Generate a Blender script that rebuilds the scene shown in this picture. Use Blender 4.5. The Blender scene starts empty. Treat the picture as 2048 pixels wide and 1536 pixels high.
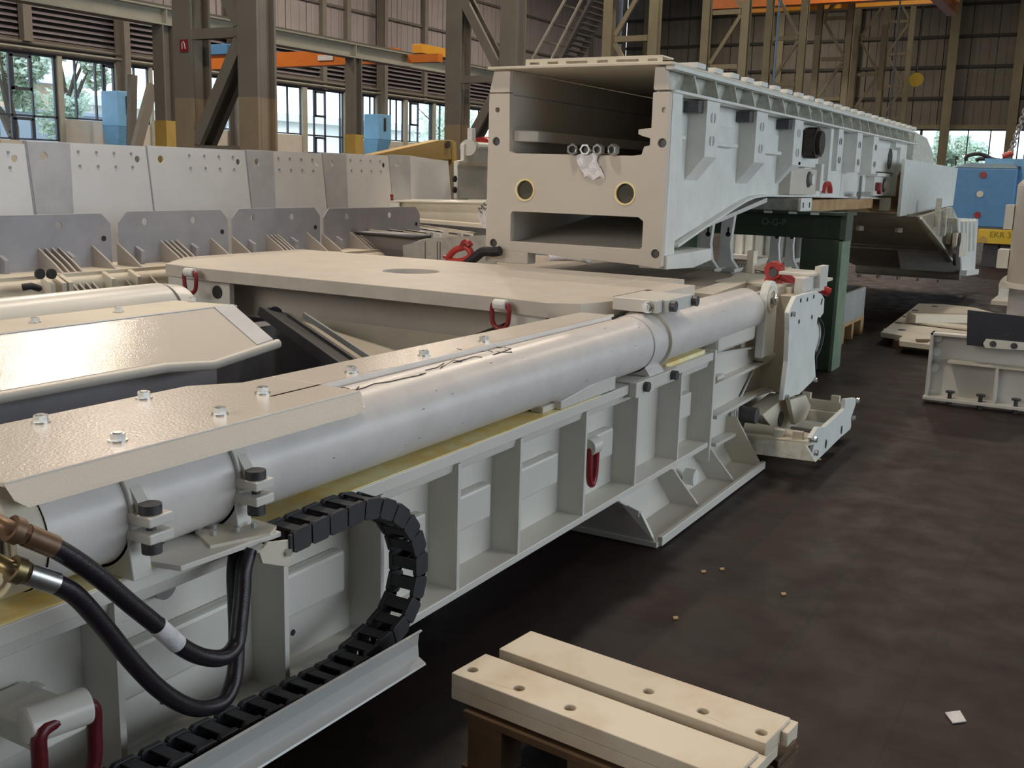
import bpy, bmesh, math, random
from mathutils import Vector, Matrix, geometry
random.seed(4)
V=Vector; PI=math.pi
sc=bpy.context.scene; COL=sc.collection
# ---------------- camera (X runs along the machines, Y to the left, Z up) ----------------
CAMH=1.7; FPX=2100.0
def _cam():
    dA=V((2263-1024,-(383-768),FPX)).normalized()
    up=dA.cross(V((1,-0.0275,0))).normalized()
    if up.y<0: up=-up
    dB=dA.cross(up).normalized()
    if dB.x>0: dB=-dB
    return [dA,dB,up]
_R=_cam()
def ray(px,py):
    c=V(((px-1024)/FPX,-(py-768)/FPX,1.0)); return V((_R[0].dot(c),_R[1].dot(c),_R[2].dot(c)))
def A(px,py,ax,val):
    """point of the real plane axis=val seen at that place of the photograph"""
    d=ray(px,py); o=V((0,0,CAMH)); return o+d*((val-o[ax])/d[ax])
cam=bpy.data.objects.new('camera',bpy.data.cameras.new('camera')); COL.objects.link(cam)
cam.matrix_world=Matrix(((_R[0].x,_R[0].y,-_R[0].z,0),(_R[1].x,_R[1].y,-_R[1].z,0),(_R[2].x,_R[2].y,-_R[2].z,CAMH),(0,0,0,1)))
cam.data.sensor_width=36; cam.data.lens=FPX/2048*36; cam.data.clip_end=500; cam.data.clip_start=.05
sc.camera=cam
# ---------------- view, sky and lamps ----------------
vs=sc.view_settings; vs.view_transform='Standard'; vs.look='None'; vs.gamma=1; vs.use_curve_mapping=False; vs.exposure=0.2
w=bpy.data.worlds.new('sky'); sc.world=w; w.use_nodes=True
nt=w.node_tree; bg=nt.nodes['Background']
tc=nt.nodes.new('ShaderNodeTexCoord'); sx=nt.nodes.new('ShaderNodeSeparateXYZ'); cr=nt.nodes.new('ShaderNodeValToRGB')
nt.links.new(tc.outputs['Generated'],sx.inputs[0]); nt.links.new(sx.outputs['Z'],cr.inputs[0]); nt.links.new(cr.outputs[0],bg.inputs[0])
cr.color_ramp.elements[0].color=(.86,.93,1,1); cr.color_ramp.elements[1].color=(.62,.78,1,1)
bg.inputs[1].default_value=3.0
def area(name,loc,target,size,sizey,power,col):
    l=bpy.data.lights.new(name,'AREA'); l.shape='RECTANGLE'; l.size=size; l.size_y=sizey; l.energy=power; l.color=col
    o=bpy.data.objects.new(name,l); COL.objects.link(o); o.location=loc
    o.rotation_euler=(V(target)-V(loc)).to_track_quat('-Z','Y').to_euler(); return o
# daylight from unseen windows on the right; the rear light is an added fill
area('daylight_right',(12,-12.5,3.6),(10,6,1.6),28,5.5,1450,(.80,.91,1.0))
#area('daylight_left',(12,28.8,5.0),(11,0,1.5),40,3,1,(.80,.90,1.0))
area('rear_fill',(-11,9,6.5),(7,5,1.2),12,6,820,(1.0,.95,.88))
# warm high-bay lamps under the roof, several added to brighten dark walls and panels
LAMPS=[(11.05,8.05,12.0),(3.6,5.2,11.5),(14,5,12.0),(24,10,12.0),(24,0,12.0),(40,8,12.0),(56,6,12.5),(5,-1.5,12.0),(18,22,12.5),(32,22,12.5),(46,22,12.5),(60,18,12.5)]
LW=[330,400,300,520,260,420,330,70,900,950,800,420]
for i,l in enumerate(LAMPS):
    area('high_bay_and_fill',l,(l[0],l[1],0),.6,.6,LW[i],(1.0,.85,.69))
# ---------------- materials ----------------
MATS={}
def mat(name,col,rough=.5,metal=0,var=.08,nscale=3.0,bump=0,bscale=60,col2=None,thr=None,coat=0):
    if name in MATS: return MATS[name]
    m=bpy.data.materials.new(name); m.use_nodes=True; t=m.node_tree; b=t.nodes['Principled BSDF']
    b.inputs['Roughness'].default_value=rough; b.inputs['Metallic'].default_value=metal
    if coat: b.inputs['Coat Weight'].default_value=coat; b.inputs['Coat Roughness'].default_value=.12
    g=t.nodes.new('ShaderNodeNewGeometry')
    n=t.nodes.new('ShaderNodeTexNoise'); n.inputs['Scale'].default_value=nscale; n.inputs['Detail'].default_value=6; n.inputs['Roughness'].default_value=.62
    t.links.new(g.outputs['Position'],n.inputs['Vector'])
    r=t.nodes.new('ShaderNodeValToRGB'); t.links.new(n.outputs['Fac'],r.inputs[0])
    c2=col2 or tuple(max(0,c*(1-var*2)) for c in col)
    e=r.color_ramp.elements
    e[0].position,e[1].position=(thr or (.32,.62)); e[0].color=(*c2,1); e[1].color=(*col,1)
    t.links.new(r.outputs[0],b.inputs['Base Color'])
    if bump:
        n2=t.nodes.new('ShaderNodeTexNoise'); n2.inputs['Scale'].default_value=bscale; n2.inputs['Detail'].default_value=3
        t.links.new(g.outputs['Position'],n2.inputs['Vector'])
        bp=t.nodes.new('ShaderNodeBump'); bp.inputs['Strength'].default_value=bump; bp.inputs['Distance'].default_value=.004
        t.links.new(n2.outputs['Fac'],bp.inputs['Height']); t.links.new(bp.outputs[0],b.inputs['Normal'])
    MATS[name]=m; return m
white=mat('white_paint',(.74,.72,.66),.33,var=.035,nscale=2.2,bump=.12,bscale=90)
mirrorp=mat('polished_white_paint',(.76,.70,.62),.08,var=.02,nscale=2,bump=.16,bscale=170)
gloss=mat('gloss_white_paint',(.76,.70,.62),.2,var=.02,nscale=2,bump=.35,bscale=140)
deckm=mat('dusty_white_paint',(.62,.57,.50),.5,var=.06,nscale=5,bump=.1)
pipem=mat('grimy_white_pipe',(.77,.73,.70),.34,var=.05,nscale=7,bump=.08)
coolw=mat('pale_white_paint',(.80,.82,.78),.4,var=.05,nscale=6)
dustw=mat('dusty_upper_paint',(.66,.68,.62),.5,nscale=16,col2=(.50,.49,.42),thr=(.36,.60))
panelw=mat('panel_white',(.90,.92,.94),.5,var=.05,nscale=1.6)
lapm=mat('panel_grey_lap',(.62,.64,.67),.5,var=.08,nscale=5)
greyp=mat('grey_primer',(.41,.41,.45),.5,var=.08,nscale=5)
cream=mat('cream_paint',(.74,.68,.56),.5,var=.06)
yellowtape=mat('yellow_grease_paper',(1.0,.93,.56),.45,nscale=9,col2=(.95,.66,.16),thr=(.30,.60),bump=.4,bscale=30)
zinc=mat('zinc_steel',(.62,.63,.62),.28,metal=.9,var=.12,nscale=60)
darksteel=mat('dark_steel',(.10,.10,.105),.45,metal=.5,var=.15,nscale=30)
rubber=mat('black_rubber',(.018,.018,.024),.55,var=.1,nscale=30)
beltm=mat('dark_rubber_belt',(.035,.030,.036),.45,var=.15,nscale=8)
chainm=mat('black_plastic',(.035,.035,.042),.5,var=.1,nscale=30)
hosem=mat('hose_rubber',(.018,.014,.020),.33,var=.1,nscale=60,bump=.2,bscale=260)
redm=mat('red_paint',(.30,.022,.028),.35,var=.12,nscale=22)
brightred=mat('bright_red_paint',(.50,.045,.035),.32,var=.12,nscale=20)
green=mat('dark_green_paint',(.045,.075,.045),.5,var=.12,nscale=6)
lgreen=mat('pale_green_paint',(.17,.25,.16),.5,var=.1,nscale=6)
bluem=mat('blue_paint',(.10,.27,.52),.45,var=.06,nscale=4)
skyblue=mat('light_blue_enamel',(.20,.46,.74),.4,var=.06,nscale=4)
yellow=mat('yellow_paint',(.72,.50,.04),.45,var=.08)
ochre=mat('ochre_paint',(.50,.33,.11),.55,var=.06,nscale=4)
orange=mat('orange_paint',(.72,.20,.03),.45,var=.06)
brightorange=mat('bright_orange_paint',(.85,.40,.04),.45,var=.05)
wood=mat('raw_timber',(.44,.29,.14),.7,nscale=5,col2=(.32,.19,.08),bump=.3,bscale=40)
dwood=mat('dark_timber',(.13,.075,.035),.7,nscale=8,var=.15,bump=.3)
bore=mat('dark_bore',(.035,.033,.028),.7,var=.1)
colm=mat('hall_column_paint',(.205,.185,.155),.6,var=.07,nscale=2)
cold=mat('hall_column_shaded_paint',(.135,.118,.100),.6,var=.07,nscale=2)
colb=mat('hall_column_tan_band',(.33,.255,.17),.6,var=.07,nscale=2)
olive=mat('olive_lattice_paint',(.23,.20,.125),.6,var=.08,nscale=2)
beamm=mat('pale_beam_paint',(.40,.39,.32),.55,var=.06,nscale=2)
muntin=mat('window_bar_paint',(.05,.06,.08),.5,var=.05)
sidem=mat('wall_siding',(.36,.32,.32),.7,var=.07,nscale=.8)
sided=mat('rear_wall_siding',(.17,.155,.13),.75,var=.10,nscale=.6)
louv=mat('louvre_metal',(.27,.24,.26),.6,var=.08,nscale=2)
parapet=mat('cream_wall_plaster',(.60,.56,.48),.8,var=.05)
paper=mat('crumpled_paper',(.80,.78,.80),.7,var=.1,nscale=30,bump=.5,bscale=70)
brass=mat('brass_fitting',(.30,.23,.12),.32,metal=.8,var=.15,nscale=30)
oldbrown=mat('brown_fitting',(.20,.12,.07),.42,metal=.4,var=.15,nscale=30)
inkm=mat('marker_ink',(.10,.085,.07),.6,var=.1)
barm=mat('cast_cream_paint',(.80,.72,.58),.42,nscale=3,col2=(.66,.52,.36),thr=(.30,.56))
galv=mat('galvanised_crate',(.35,.36,.36),.5,metal=.3,var=.1)
# ---------------- mesh builder ----------------
class M:
    def __init__(s): s.v=[]; s.f=[]
    def add(s,vs,fs):
        o=len(s.v); s.v+= [V(p) for p in vs]; s.f+=[tuple(i+o for i in f) for f in fs]; return s
    def hexa(s,p): return s.add(p,[(0,3,2,1),(4,5,6,7),(0,1,5,4),(1,2,6,5),(2,3,7,6),(3,0,4,7)])
    def box(s,x0,x1,y0,y1,z0,z1):
        if x0>x1:x0,x1=x1,x0
        if y0>y1:y0,y1=y1,y0
        if z0>z1:z0,z1=z1,z0
        return s.hexa([(x0,y0,z0),(x1,y0,z0),(x1,y1,z0),(x0,y1,z0),(x0,y0,z1),(x1,y0,z1),(x1,y1,z1),(x0,y1,z1)])
    def prism(s,pts,vec,holes=()):
        pts=[V(p) for p in pts]; vec=V(vec); loops=[pts]+[[V(q) for q in h] for h in holes]
        flat=[q for l in loops for q in l]; n=len(flat)
        k=max(range(3),key=lambda i:abs(vec[i])); a,b=[i for i in range(3) if i!=k]
        P2=[V((q[a],q[b])) for q in flat]; E2=[]; st=0; L2=[]
        for l in loops:
            m=len(l); E2+=[(st+i,st+(i+1)%m) for i in range(m)]; L2.append(P2[st:st+m]); st+=m
        ov,oe,of,vo,_,_=geometry.delaunay_2d_cdt(P2,E2,[],0,1e-7)
        def inside(c,L):
            r=False; j=len(L)-1
            for i in range(len(L)):
                if (L[i].y>c.y)!=(L[j].y>c.y) and c.x<(L[j].x-L[i].x)*(c.y-L[i].y)/(L[j].y-L[i].y)+L[i].x: r=not r
                j=i
            return r
        o=[]; fs=[]
        for t in of:
            c=(ov[t[0]]+ov[t[1]]+ov[t[2]])/3
            if not inside(c,L2[0]) or any(inside(c,h_) for h_ in L2[1:]): continue
            if all(vo[i] for i in t): o.append(tuple(vo[i][0] for i in t))
        for t in o:
            nrm=(flat[t[1]]-flat[t[0]]).cross(flat[t[2]]-flat[t[0]])
            if nrm.dot(vec)>0: t=t[::-1]
            fs.append(t); fs.append(tuple(i+n for i in t[::-1]))
        st=0
        for l in loops:
            m=len(l)
            area=V((0,0,0))
            for i in range(m): area+=l[i].cross(l[(i+1)%m])
            ccw=area.dot(vec)>0
            hole= st>0
            for i in range(m):
                p,q=st+i,st+(i+1)%m
                f=(p,q,q+n,p+n)
                if ccw==hole: f=f[::-1]
                fs.append(f)
            st+=m
        return s.add(flat+[q+vec for q in flat],fs)
    def cyl(s,p0,p1,r,n=16,r1=None,cap=True):
        p0,p1=V(p0),V(p1); d=(p1-p0).normalized(); u=d.orthogonal().normalized(); w_=d.cross(u); r1=r if r1 is None else r1
        vs=[p0+(u*math.cos(2*PI*i/n)+w_*math.sin(2*PI*i/n))*r for i in range(n)]+[p1+(u*math.cos(2*PI*i/n)+w_*math.sin(2*PI*i/n))*r1 for i in range(n)]
        fs=[(i,(i+1)%n,n+(i+1)%n,n+i) for i in range(n)]
        if cap: fs+=[tuple(range(n))[::-1],tuple(range(n,2*n))]
        return s.add(vs,fs)
    def ring(s,p0,p1,r,ri,n=20):
        p0,p1=V(p0),V(p1); d=(p1-p0).normalized(); u=d.orthogonal().normalized(); w_=d.cross(u); vs=[]
        for p,rr in ((p0,r),(p1,r),(p1,ri),(p0,ri)):
            vs+=[p+(u*math.cos(2*PI*i/n)+w_*math.sin(2*PI*i/n))*rr for i in range(n)]
        return s.add(vs,[(k*n+i,k*n+(i+1)%n,((k+1)%4)*n+(i+1)%n,((k+1)%4)*n+i) for k in range(4) for i in range(n)])
    def tube(s,pts,r,n=10,closed=False,sub=1):
        pts=[V(p) for p in pts]
        if sub>1:
            P=[]; m=len(pts); rng=m if closed else m-1
            g=lambda i: pts[i%m] if closed else pts[max(0,min(m-1,i))]
            for i in range(rng):
                for k in range(sub):
                    t=k/sub; a,b,c,d=g(i-1),g(i),g(i+1),g(i+2)
                    P.append(.5*((2*b)+(c-a)*t+(2*a-5*b+4*c-d)*t*t+(3*b-a-3*c+d)*t**3))
            if not closed: P.append(pts[-1])
            pts=P
        m=len(pts); up=None; vs=[]
        for i,p in enumerate(pts):
            q=pts[(i+1)%m] if (closed or i<m-1) else p; o=pts[i-1] if (closed or i>0) else p
            d=(q-o).normalized()
            if up is None: up=d.orthogonal().normalized()
            up=(up-d*up.dot(d)).normalized(); w_=d.cross(up)
            rr=r(i/(m-1)) if callable(r) else r
            vs+=[p+(up*math.cos(2*PI*k/n)+w_*math.sin(2*PI*k/n))*rr for k in range(n)]
        fs=[(i*n+k,i*n+(k+1)%n,((i+1)%m)*n+(k+1)%n,((i+1)%m)*n+k) for i in range(m if closed else m-1) for k in range(n)]
        if not closed: fs+=[tuple(range(n))[::-1],tuple(range((m-1)*n,m*n))]
        return s.add(vs,fs)
    def lean(s,z0,k):
        for p in s.v: p.y+=(p.z-z0)*k
        return s
    def bar(s,p0,p1,w1,w2,up=(0,0,1)):
        """rectangular bar from p0 to p1, w1 across, w2 along 'up'"""
        p0,p1=V(p0),V(p1); d=(p1-p0).normalized(); u=V(up)-d*V(up).dot(d); u=u.normalized() if u.length>1e-4 else d.orthogonal().normalized(); a=d.cross(u)*(w1/2); u=u*(w2/2)
        return s.hexa([p0-a-u,p0+a-u,p0+a+u,p0-a+u,p1-a-u,p1+a-u,p1+a+u,p1-a+u])
WLOC={}
def setp(o,label=None,cat=None,group=None,kind=None):
    if label: o['label']=label
    if cat: o['category']=cat
    if group: o['group']=group
    if kind: o['kind']=kind
    return o
def thing(name,label,cat,loc=(0,0,0),group=None,kind=None):
    o=bpy.data.objects.new(name,None); COL.objects.link(o); o.empty_display_size=.1
    o.location=loc; WLOC[o.name]=V(loc); return setp(o,label,cat,group,kind)
def part(name,m,mt,parent=None,bevel=0,smooth=None,label=None,kind=None,origin=None):
    org=WLOC[parent.name] if parent else (V(origin) if origin is not None else V((0,0,0)))
    me=bpy.data.meshes.new(name); me.from_pydata([tuple(p-org) for p in m.v],[],m.f); me.update()
    bm=bmesh.new(); bm.from_mesh(me); bmesh.ops.recalc_face_normals(bm,faces=bm.faces); bm.to_mesh(me); bm.free()
    me.materials.append(mt)
    if smooth is not None:
        me.shade_smooth(); me.set_sharp_from_angle(angle=smooth)
    o=bpy.data.objects.new(name,me); COL.objects.link(o)
    if parent: o.parent=parent
    else: o.location=org
    WLOC[o.name]=org
    if bevel:
        b=o.modifiers.new('b','BEVEL'); b.width=bevel; b.segments=2; b.limit_method='ANGLE'; b.angle_limit=.6; b.harden_normals=False
    return setp(o,label,None,None,kind)
def solo(name,m,mt,label,cat,group=None,bevel=0,smooth=None,kind=None):
    c=sum((V(p) for p in m.v),V((0,0,0)))/len(m.v); c.z=min(p[2] for p in m.v)
    o=part(name,m,mt,None,bevel,smooth,origin=c); return setp(o,label,cat,group,kind)
def struct(name,m,mt,**k): return part(name,m,mt,None,kind='structure',**k)
def copychild(o,parent,off):
    """another copy of a part, shifted (shares mesh data)"""
    c=o.copy(); COL.objects.link(c); c.parent=parent; c.location=V(o.location)+V(off); return c
def dup(root,loc,label=None,rotz=None):
    r=root.copy(); COL.objects.link(r); r.location=loc; WLOC[r.name]=V(loc)
    if rotz is not None: r.rotation_euler=(0,0,rotz)
    if label: r['label']=label
    for ch in list(root.children):
        c=ch.copy(); COL.objects.link(c); c.parent=r
        for g in ch.children:
            d=g.copy(); COL.objects.link(d); d.parent=c
    return r
def circ(c,u,v,r,n=14,a0=0,a1=2*PI):
    c,u,v=V(c),V(u),V(v); full=abs(a1-a0-2*PI)<1e-6
    return [c+u*(r*math.cos(a0+(a1-a0)*i/(n if full else n-1)))+v*(r*math.sin(a0+(a1-a0)*i/(n if full else n-1))) for i in range(n)]
UX,UY,UZ=V((1,0,0)),V((0,1,0)),V((0,0,1))
def hexbolt(m,p,d,r=.018,h=.018,washer=True):
    """hex head standing on point p, axis d"""
    p,d=V(p),V(d).normalized()
    if washer: m.cyl(p,p+d*h*.25,r*1.25,14)
    m.cyl(p+d*h*.25,p+d*h*1.15,r,6); m.cyl(p+d*h*1.1,p+d*h*1.3,r*.62,10)
    return m
# ================= THE HALL =================
XE,YW=66.0,30.0
fl=mat('oiled_floor',(.026,.0125,.0085),.6,nscale=.55,col2=(.012,.0070,.0065),thr=(.30,.66),bump=.05,bscale=7)
t=fl.node_tree; b=t.nodes['Principled BSDF']; b.inputs['Specular IOR Level'].default_value=.32
# a faint grid of wood-block joints and scuffs in the floor
g=[n for n in t.nodes if n.type=='NEW_GEOMETRY'][0]
n3=t.nodes.new('ShaderNodeTexNoise'); n3.inputs['Scale'].default_value=4.5; n3.inputs['Detail'].default_value=8; t.links.new(g.outputs['Position'],n3.inputs['Vector'])
r3=t.nodes.new('ShaderNodeMapRange'); r3.inputs['From Min'].default_value=.35; r3.inputs['From Max'].default_value=.7; r3.inputs['To Min'].default_value=.46; r3.inputs['To Max'].default_value=.70
t.links.new(n3.outputs['Fac'],r3.inputs['Value']); t.links.new(r3.outputs[0],b.inputs['Roughness'])
br=t.nodes.new('ShaderNodeTexBrick'); br.inputs['Scale'].default_value=1.0; br.inputs['Mortar Size'].default_value=.006; br.inputs['Brick Width'].default_value=.9; br.inputs['Row Height'].default_value=.45
br.inputs['Color1'].default_value=(1,1,1,1); br.inputs['Color2'].default_value=(.86,.86,.86,1); br.inputs['Mortar'].default_value=(.5,.5,.5,1)
t.links.new(g.outputs['Position'],br.inputs['Vector'])
mx=t.nodes.new('ShaderNodeMix'); mx.data_type='RGBA'; mx.blend_type='MULTIPLY'; mx.inputs[0].default_value=.75
ra=[n for n in t.nodes if n.type=='VALTORGB'][0]
t.links.new(ra.outputs[0],mx.inputs[6]); t.links.new(br.outputs['Color'],mx.inputs[7]); t.links.new(mx.outputs[2],b.inputs['Base Color'])
struct('floor',M().box(-14,XE,-14,YW,-.2,0),fl)
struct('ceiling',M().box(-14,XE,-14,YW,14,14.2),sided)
struct('wall_right',M().box(-14,XE,-14.3,-14,0,14),sidem)
struct('wall_rear',M().box(-14.3,-14,-14,YW,0,14),sidem)
# ---- left wall: plaster base, louvre zone, siding sheets ----
wl=struct('wall_left',M().box(-14,XE+.4,YW+.25,YW+.35,5.0,14).box(-14,17.5,YW,YW+.3,0,5.0).box(62,XE,YW,YW+.3,0,5.0),sidem)
def baselow(x0,x1,z): return part('parapet',M().box(x0,x1,YW,YW+.25,0,z),parapet,wl)
sheet=None
for r,(z0,z1) in enumerate([(6.55,8.45),(8.5,10.3),(10.35,12.2)]):
    for i in range(38):
        x=16+i*1.25
        if sheet is None or i==0: sheet=part('siding_sheet',M().box(x+.02,x+1.22,YW+.12,YW+.22,z0,z1).box(x+.3,x+.36,YW+.10,YW+.13,z0,z1).box(x+.8,x+.86,YW+.10,YW+.13,z0,z1),sidem,wl)
        else: copychild(sheet,wl,(1.25*i,0,0))
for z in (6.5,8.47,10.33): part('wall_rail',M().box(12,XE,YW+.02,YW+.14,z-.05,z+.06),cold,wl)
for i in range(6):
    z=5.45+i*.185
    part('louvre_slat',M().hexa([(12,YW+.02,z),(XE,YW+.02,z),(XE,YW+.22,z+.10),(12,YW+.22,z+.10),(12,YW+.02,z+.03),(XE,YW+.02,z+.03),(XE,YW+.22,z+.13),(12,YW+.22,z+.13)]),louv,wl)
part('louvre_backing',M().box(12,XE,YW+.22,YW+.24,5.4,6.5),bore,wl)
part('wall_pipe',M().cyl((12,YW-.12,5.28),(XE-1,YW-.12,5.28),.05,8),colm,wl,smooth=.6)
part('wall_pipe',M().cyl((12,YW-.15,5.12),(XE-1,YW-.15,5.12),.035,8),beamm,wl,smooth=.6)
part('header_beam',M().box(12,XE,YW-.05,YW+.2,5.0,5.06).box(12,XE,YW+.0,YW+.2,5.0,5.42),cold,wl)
# wall columns of the left wall
def gx(px,y=200): return A(px,y,1,YW).x
for px,wpx in ((48,9),(238,12),(460,12),(757,14)):
    x=gx(px,120); m=M().box(x-.12,x+.12,YW-.45,YW-.42,0,13.9).box(x-.02,x+.02,YW-.42,YW-.12,0,13.9).box(x-.2,x+.2,YW-.12,YW-.05,0,13.9)
    if px!=48: part('wall_column',m,colm,wl)
    else: part('wall_column',M().box(x-.15,x+.15,YW-.3,YW-.05,5.3,13.9),colm,wl)
for px in (646,695,850,1185,1250):
    x=A(px,40,1,YW).x; part('wall_stud',M().box(x-.13,x+.13,YW-.10,YW+.12,5.0,13.9),colm,wl)
# windows of the left wall: (first px, last px, bars, low?)
glass=bpy.data.materials.new('window_glass'); glass.use_nodes=True; gt=glass.node_tree; gt.nodes.clear()
go=gt.nodes.new('ShaderNodeOutputMaterial'); gm=gt.nodes.new('ShaderNodeMixShader'); g1=gt.nodes.new('ShaderNodeBsdfTransparent'); g2=gt.nodes.new('ShaderNodeBsdfGlossy')
g1.inputs[0].default_value=(.93,.97,.98,1); g2.inputs['Roughness'].default_value=.05; gm.inputs[0].default_value=.05
gt.links.new(g1.outputs[0],gm.inputs[1]); gt.links.new(g2.outputs[0],gm.inputs[2]); gt.links.new(gm.outputs[0],go.inputs[0])
bays=[(-70,-5,[-35],0,None),(-5,118,[24,68,113],1,(27,66)),(125,232,[155,195,210],0,(210,232)),(246,300,[272],0,None),(304,350,[335],0,None),
 (352,480,[375,400,425,448],0,None),(482,604,[500,520,540,577],0,None),(612,688,[630,652,682],1,(631,652)),(692,752,[715,728,742],0,None),(766,808,[783,795],0,None),(814,866,[822,838,862],0,(822,838)),(870,932,[882,900,906],0,None),(936,1010,[960,985],0,None),(1014,1100,[1050],0,None)]
ZT=5.0; xe=17.5
for k,(p0,p1,bars,low,opn) in enumerate(bays):
    x0,x1=gx(p0),gx(p1); zb=3.08 if not low else 2.35
    baselow(xe,x1+.01,zb-.02) if True else 0
    if x0-xe>.05: part('mullion_post',M().box(xe-.02,x0+.02,YW-.06,YW+.12,1.2,ZT),beamm,wl)
    xe=x1
    wn=struct('window_%d'%(k+1),M().box(x0,x1,YW+.04,YW+.12,ZT-.07,ZT).box(x0,x1,YW+.04,YW+.12,zb,zb+.05).box(x0,x0+.05,YW+.04,YW+.12,zb,ZT).box(x1-.05,x1,YW+.04,YW+.12,zb,ZT),muntin)
    for p in bars:
        x=gx(p); part('window_bar',M().box(x-.025,x+.025,YW+.03,YW+.11,zb,ZT),muntin,wn)
    if low: part('window_bar',M().box(x0,x1,YW+.03,YW+.11,3.06,3.12),muntin,wn)
    if opn:
        a,c=gx(opn[0]),gx(opn[1]); zo=3.85
        part('casement_frame',M().box(a,c,YW,YW+.08,zo,zo+.09).box(a,a+.07,YW,YW+.08,zo,ZT-.1).box(c-.07,c,YW,YW+.08,zo,ZT-.1).box(a,c,YW,YW+.08,ZT-.17,ZT-.08),muntin,wn)
        if low: part('casement_frame',M().box(a,c,YW,YW+.08,2.95,3.04).box(a,a+.08,YW,YW+.08,zb,3.0).box(c-.08,c,YW,YW+.08,zb,3.0),muntin,wn)
    part('pane',M().box(x0+.02,x1-.02,YW+.07,YW+.075,zb+.02,ZT-.02),glass,wn)
part('parapet',M().box(xe,XE,YW,YW+.25,0,5.0),parapet,wl)
# ---- end wall ----
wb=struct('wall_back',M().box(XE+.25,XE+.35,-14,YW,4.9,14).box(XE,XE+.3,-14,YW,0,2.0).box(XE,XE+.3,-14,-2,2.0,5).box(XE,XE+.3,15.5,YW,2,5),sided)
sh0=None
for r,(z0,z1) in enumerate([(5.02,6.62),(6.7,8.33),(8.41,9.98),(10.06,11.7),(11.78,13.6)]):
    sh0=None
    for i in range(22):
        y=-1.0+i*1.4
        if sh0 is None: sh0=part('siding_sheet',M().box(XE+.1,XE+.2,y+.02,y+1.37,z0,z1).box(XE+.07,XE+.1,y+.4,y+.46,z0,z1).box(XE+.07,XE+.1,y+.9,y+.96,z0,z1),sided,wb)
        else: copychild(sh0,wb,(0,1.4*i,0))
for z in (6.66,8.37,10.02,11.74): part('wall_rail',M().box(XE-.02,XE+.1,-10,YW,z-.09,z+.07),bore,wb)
part('window_header',M().box(XE-.12,XE+.1,-10,YW,4.9,5.15),olive,wb)
for px,yy in ((1903,150),(2033,180),(1700,180),(1560,120),(1420,60),(1300,60)):
    y=A(px,yy,0,XE).y; part('wall_column',M().box(XE-.45,XE-.4,y-.25,y+.25,0,13.9).box(XE-.4,XE,y-.05,y+.05,0,13.9),olive,wb)
kb=len(bays)
edges=[1640,1700,1757,1812,1843,1893,2038,2110]
for k in range(len(edges)-1):
    yb,ya=A(edges[k],260,0,XE).y,A(edges[k+1],260,0,XE).y
    if k==5: ya+=.25
    wn=struct('window_%d'%(kb+k+1),M().box(XE,XE+.1,ya,yb,4.83,4.9).box(XE,XE+.1,ya,yb,2.0,2.07).box(XE,XE+.1,ya,ya+.07,2,4.9).box(XE,XE+.1,yb-.07,yb,2,4.9),muntin)
    nb=max(1,int((yb-ya)/.95))
    for j in range(1,nb):
        y=ya+(yb-ya)*j/nb; part('window_bar',M().box(XE,XE+.1,y-.03,y+.03,2,4.9),muntin,wn)
    part('pane',M().box(XE+.04,XE+.045,ya,yb,2,4.9),glass,wn)
# ---- laced columns of the crane row ----
colX=[11.1,18.1,25.2,32.2,38.6,45.4,52.2,58.6]
def hleg(m,x,y,s=.38,d=.36,z0=0,z1=13.9):
    m.box(x,x+.04,y,y+d,z0,z1).box(x+s-.04,x+s,y,y+d,z0,z1).box(x+.04,x+s-.04,y+.10,y+.14,z0,z1); return m
desc=['nearest, with a red fire sign','second, with timber-coloured foot','third, behind the front machine','fourth','fifth','sixth','seventh','farthest, by the end windows']
lab=['tall brown twin-leg laced steel column with small red sign on it','tall brown twin-leg column left of the big white box frame','twin-leg laced steel column rising just behind the slotted top of the white frame',
 'olive laced steel column fourth from the left of the row','olive laced column with broad zigzag bracing right of the orange crane edge','olive laced steel column third from the right of the row','narrow olive laced steel column second from the right of the row','farthest narrow olive laced column against the end windows']
for i,x in enumerate(colX):
    ct=thing('laced_column',lab[i],'column',(x,10.5,0),'laced crane columns')
    mt=colm if i<2 else olive
    for y in (10.5,11.75): part('leg',hleg(M(),x,y,z0=2.65) if i<2 else hleg(M(),x,y+.1,.26,.24),mt,ct)
    if i<2:
        for y in (10.5,11.75): part('painted_base',hleg(M(),x,y,z0=0,z1=2.65),colb,ct)
    k=0; z=1.92
    while z<13:
        part('strut',M().box(x+.02,x+.14,10.86,11.75,z-.07,z+.07),mt,ct)
        ya,yb=(10.86,11.75) if k%2==1 else (11.75,10.86)
        part('brace',M().bar((x+.06,ya,z+.1),(x+.06,yb,z+1.5),.18 if i<2 else .11,.08,(1,0,0)),mt,ct)
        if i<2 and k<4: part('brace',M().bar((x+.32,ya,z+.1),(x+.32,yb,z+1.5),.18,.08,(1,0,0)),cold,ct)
        z+=1.6; k+=1
    if i==0: 
        sg=part('fire_sign',M().box(x-.02,x-.008,11.80,11.95,3.28,3.45),redm,ct)
        part('sign_symbol',M().tube([(x-.024,11.90,3.32),(x-.024,11.90,3.41),(x-.024,11.87,3.42),(x-.024,11.85,3.38),(x-.024,11.84,3.32)],.006,6),paper,sg)
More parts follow.
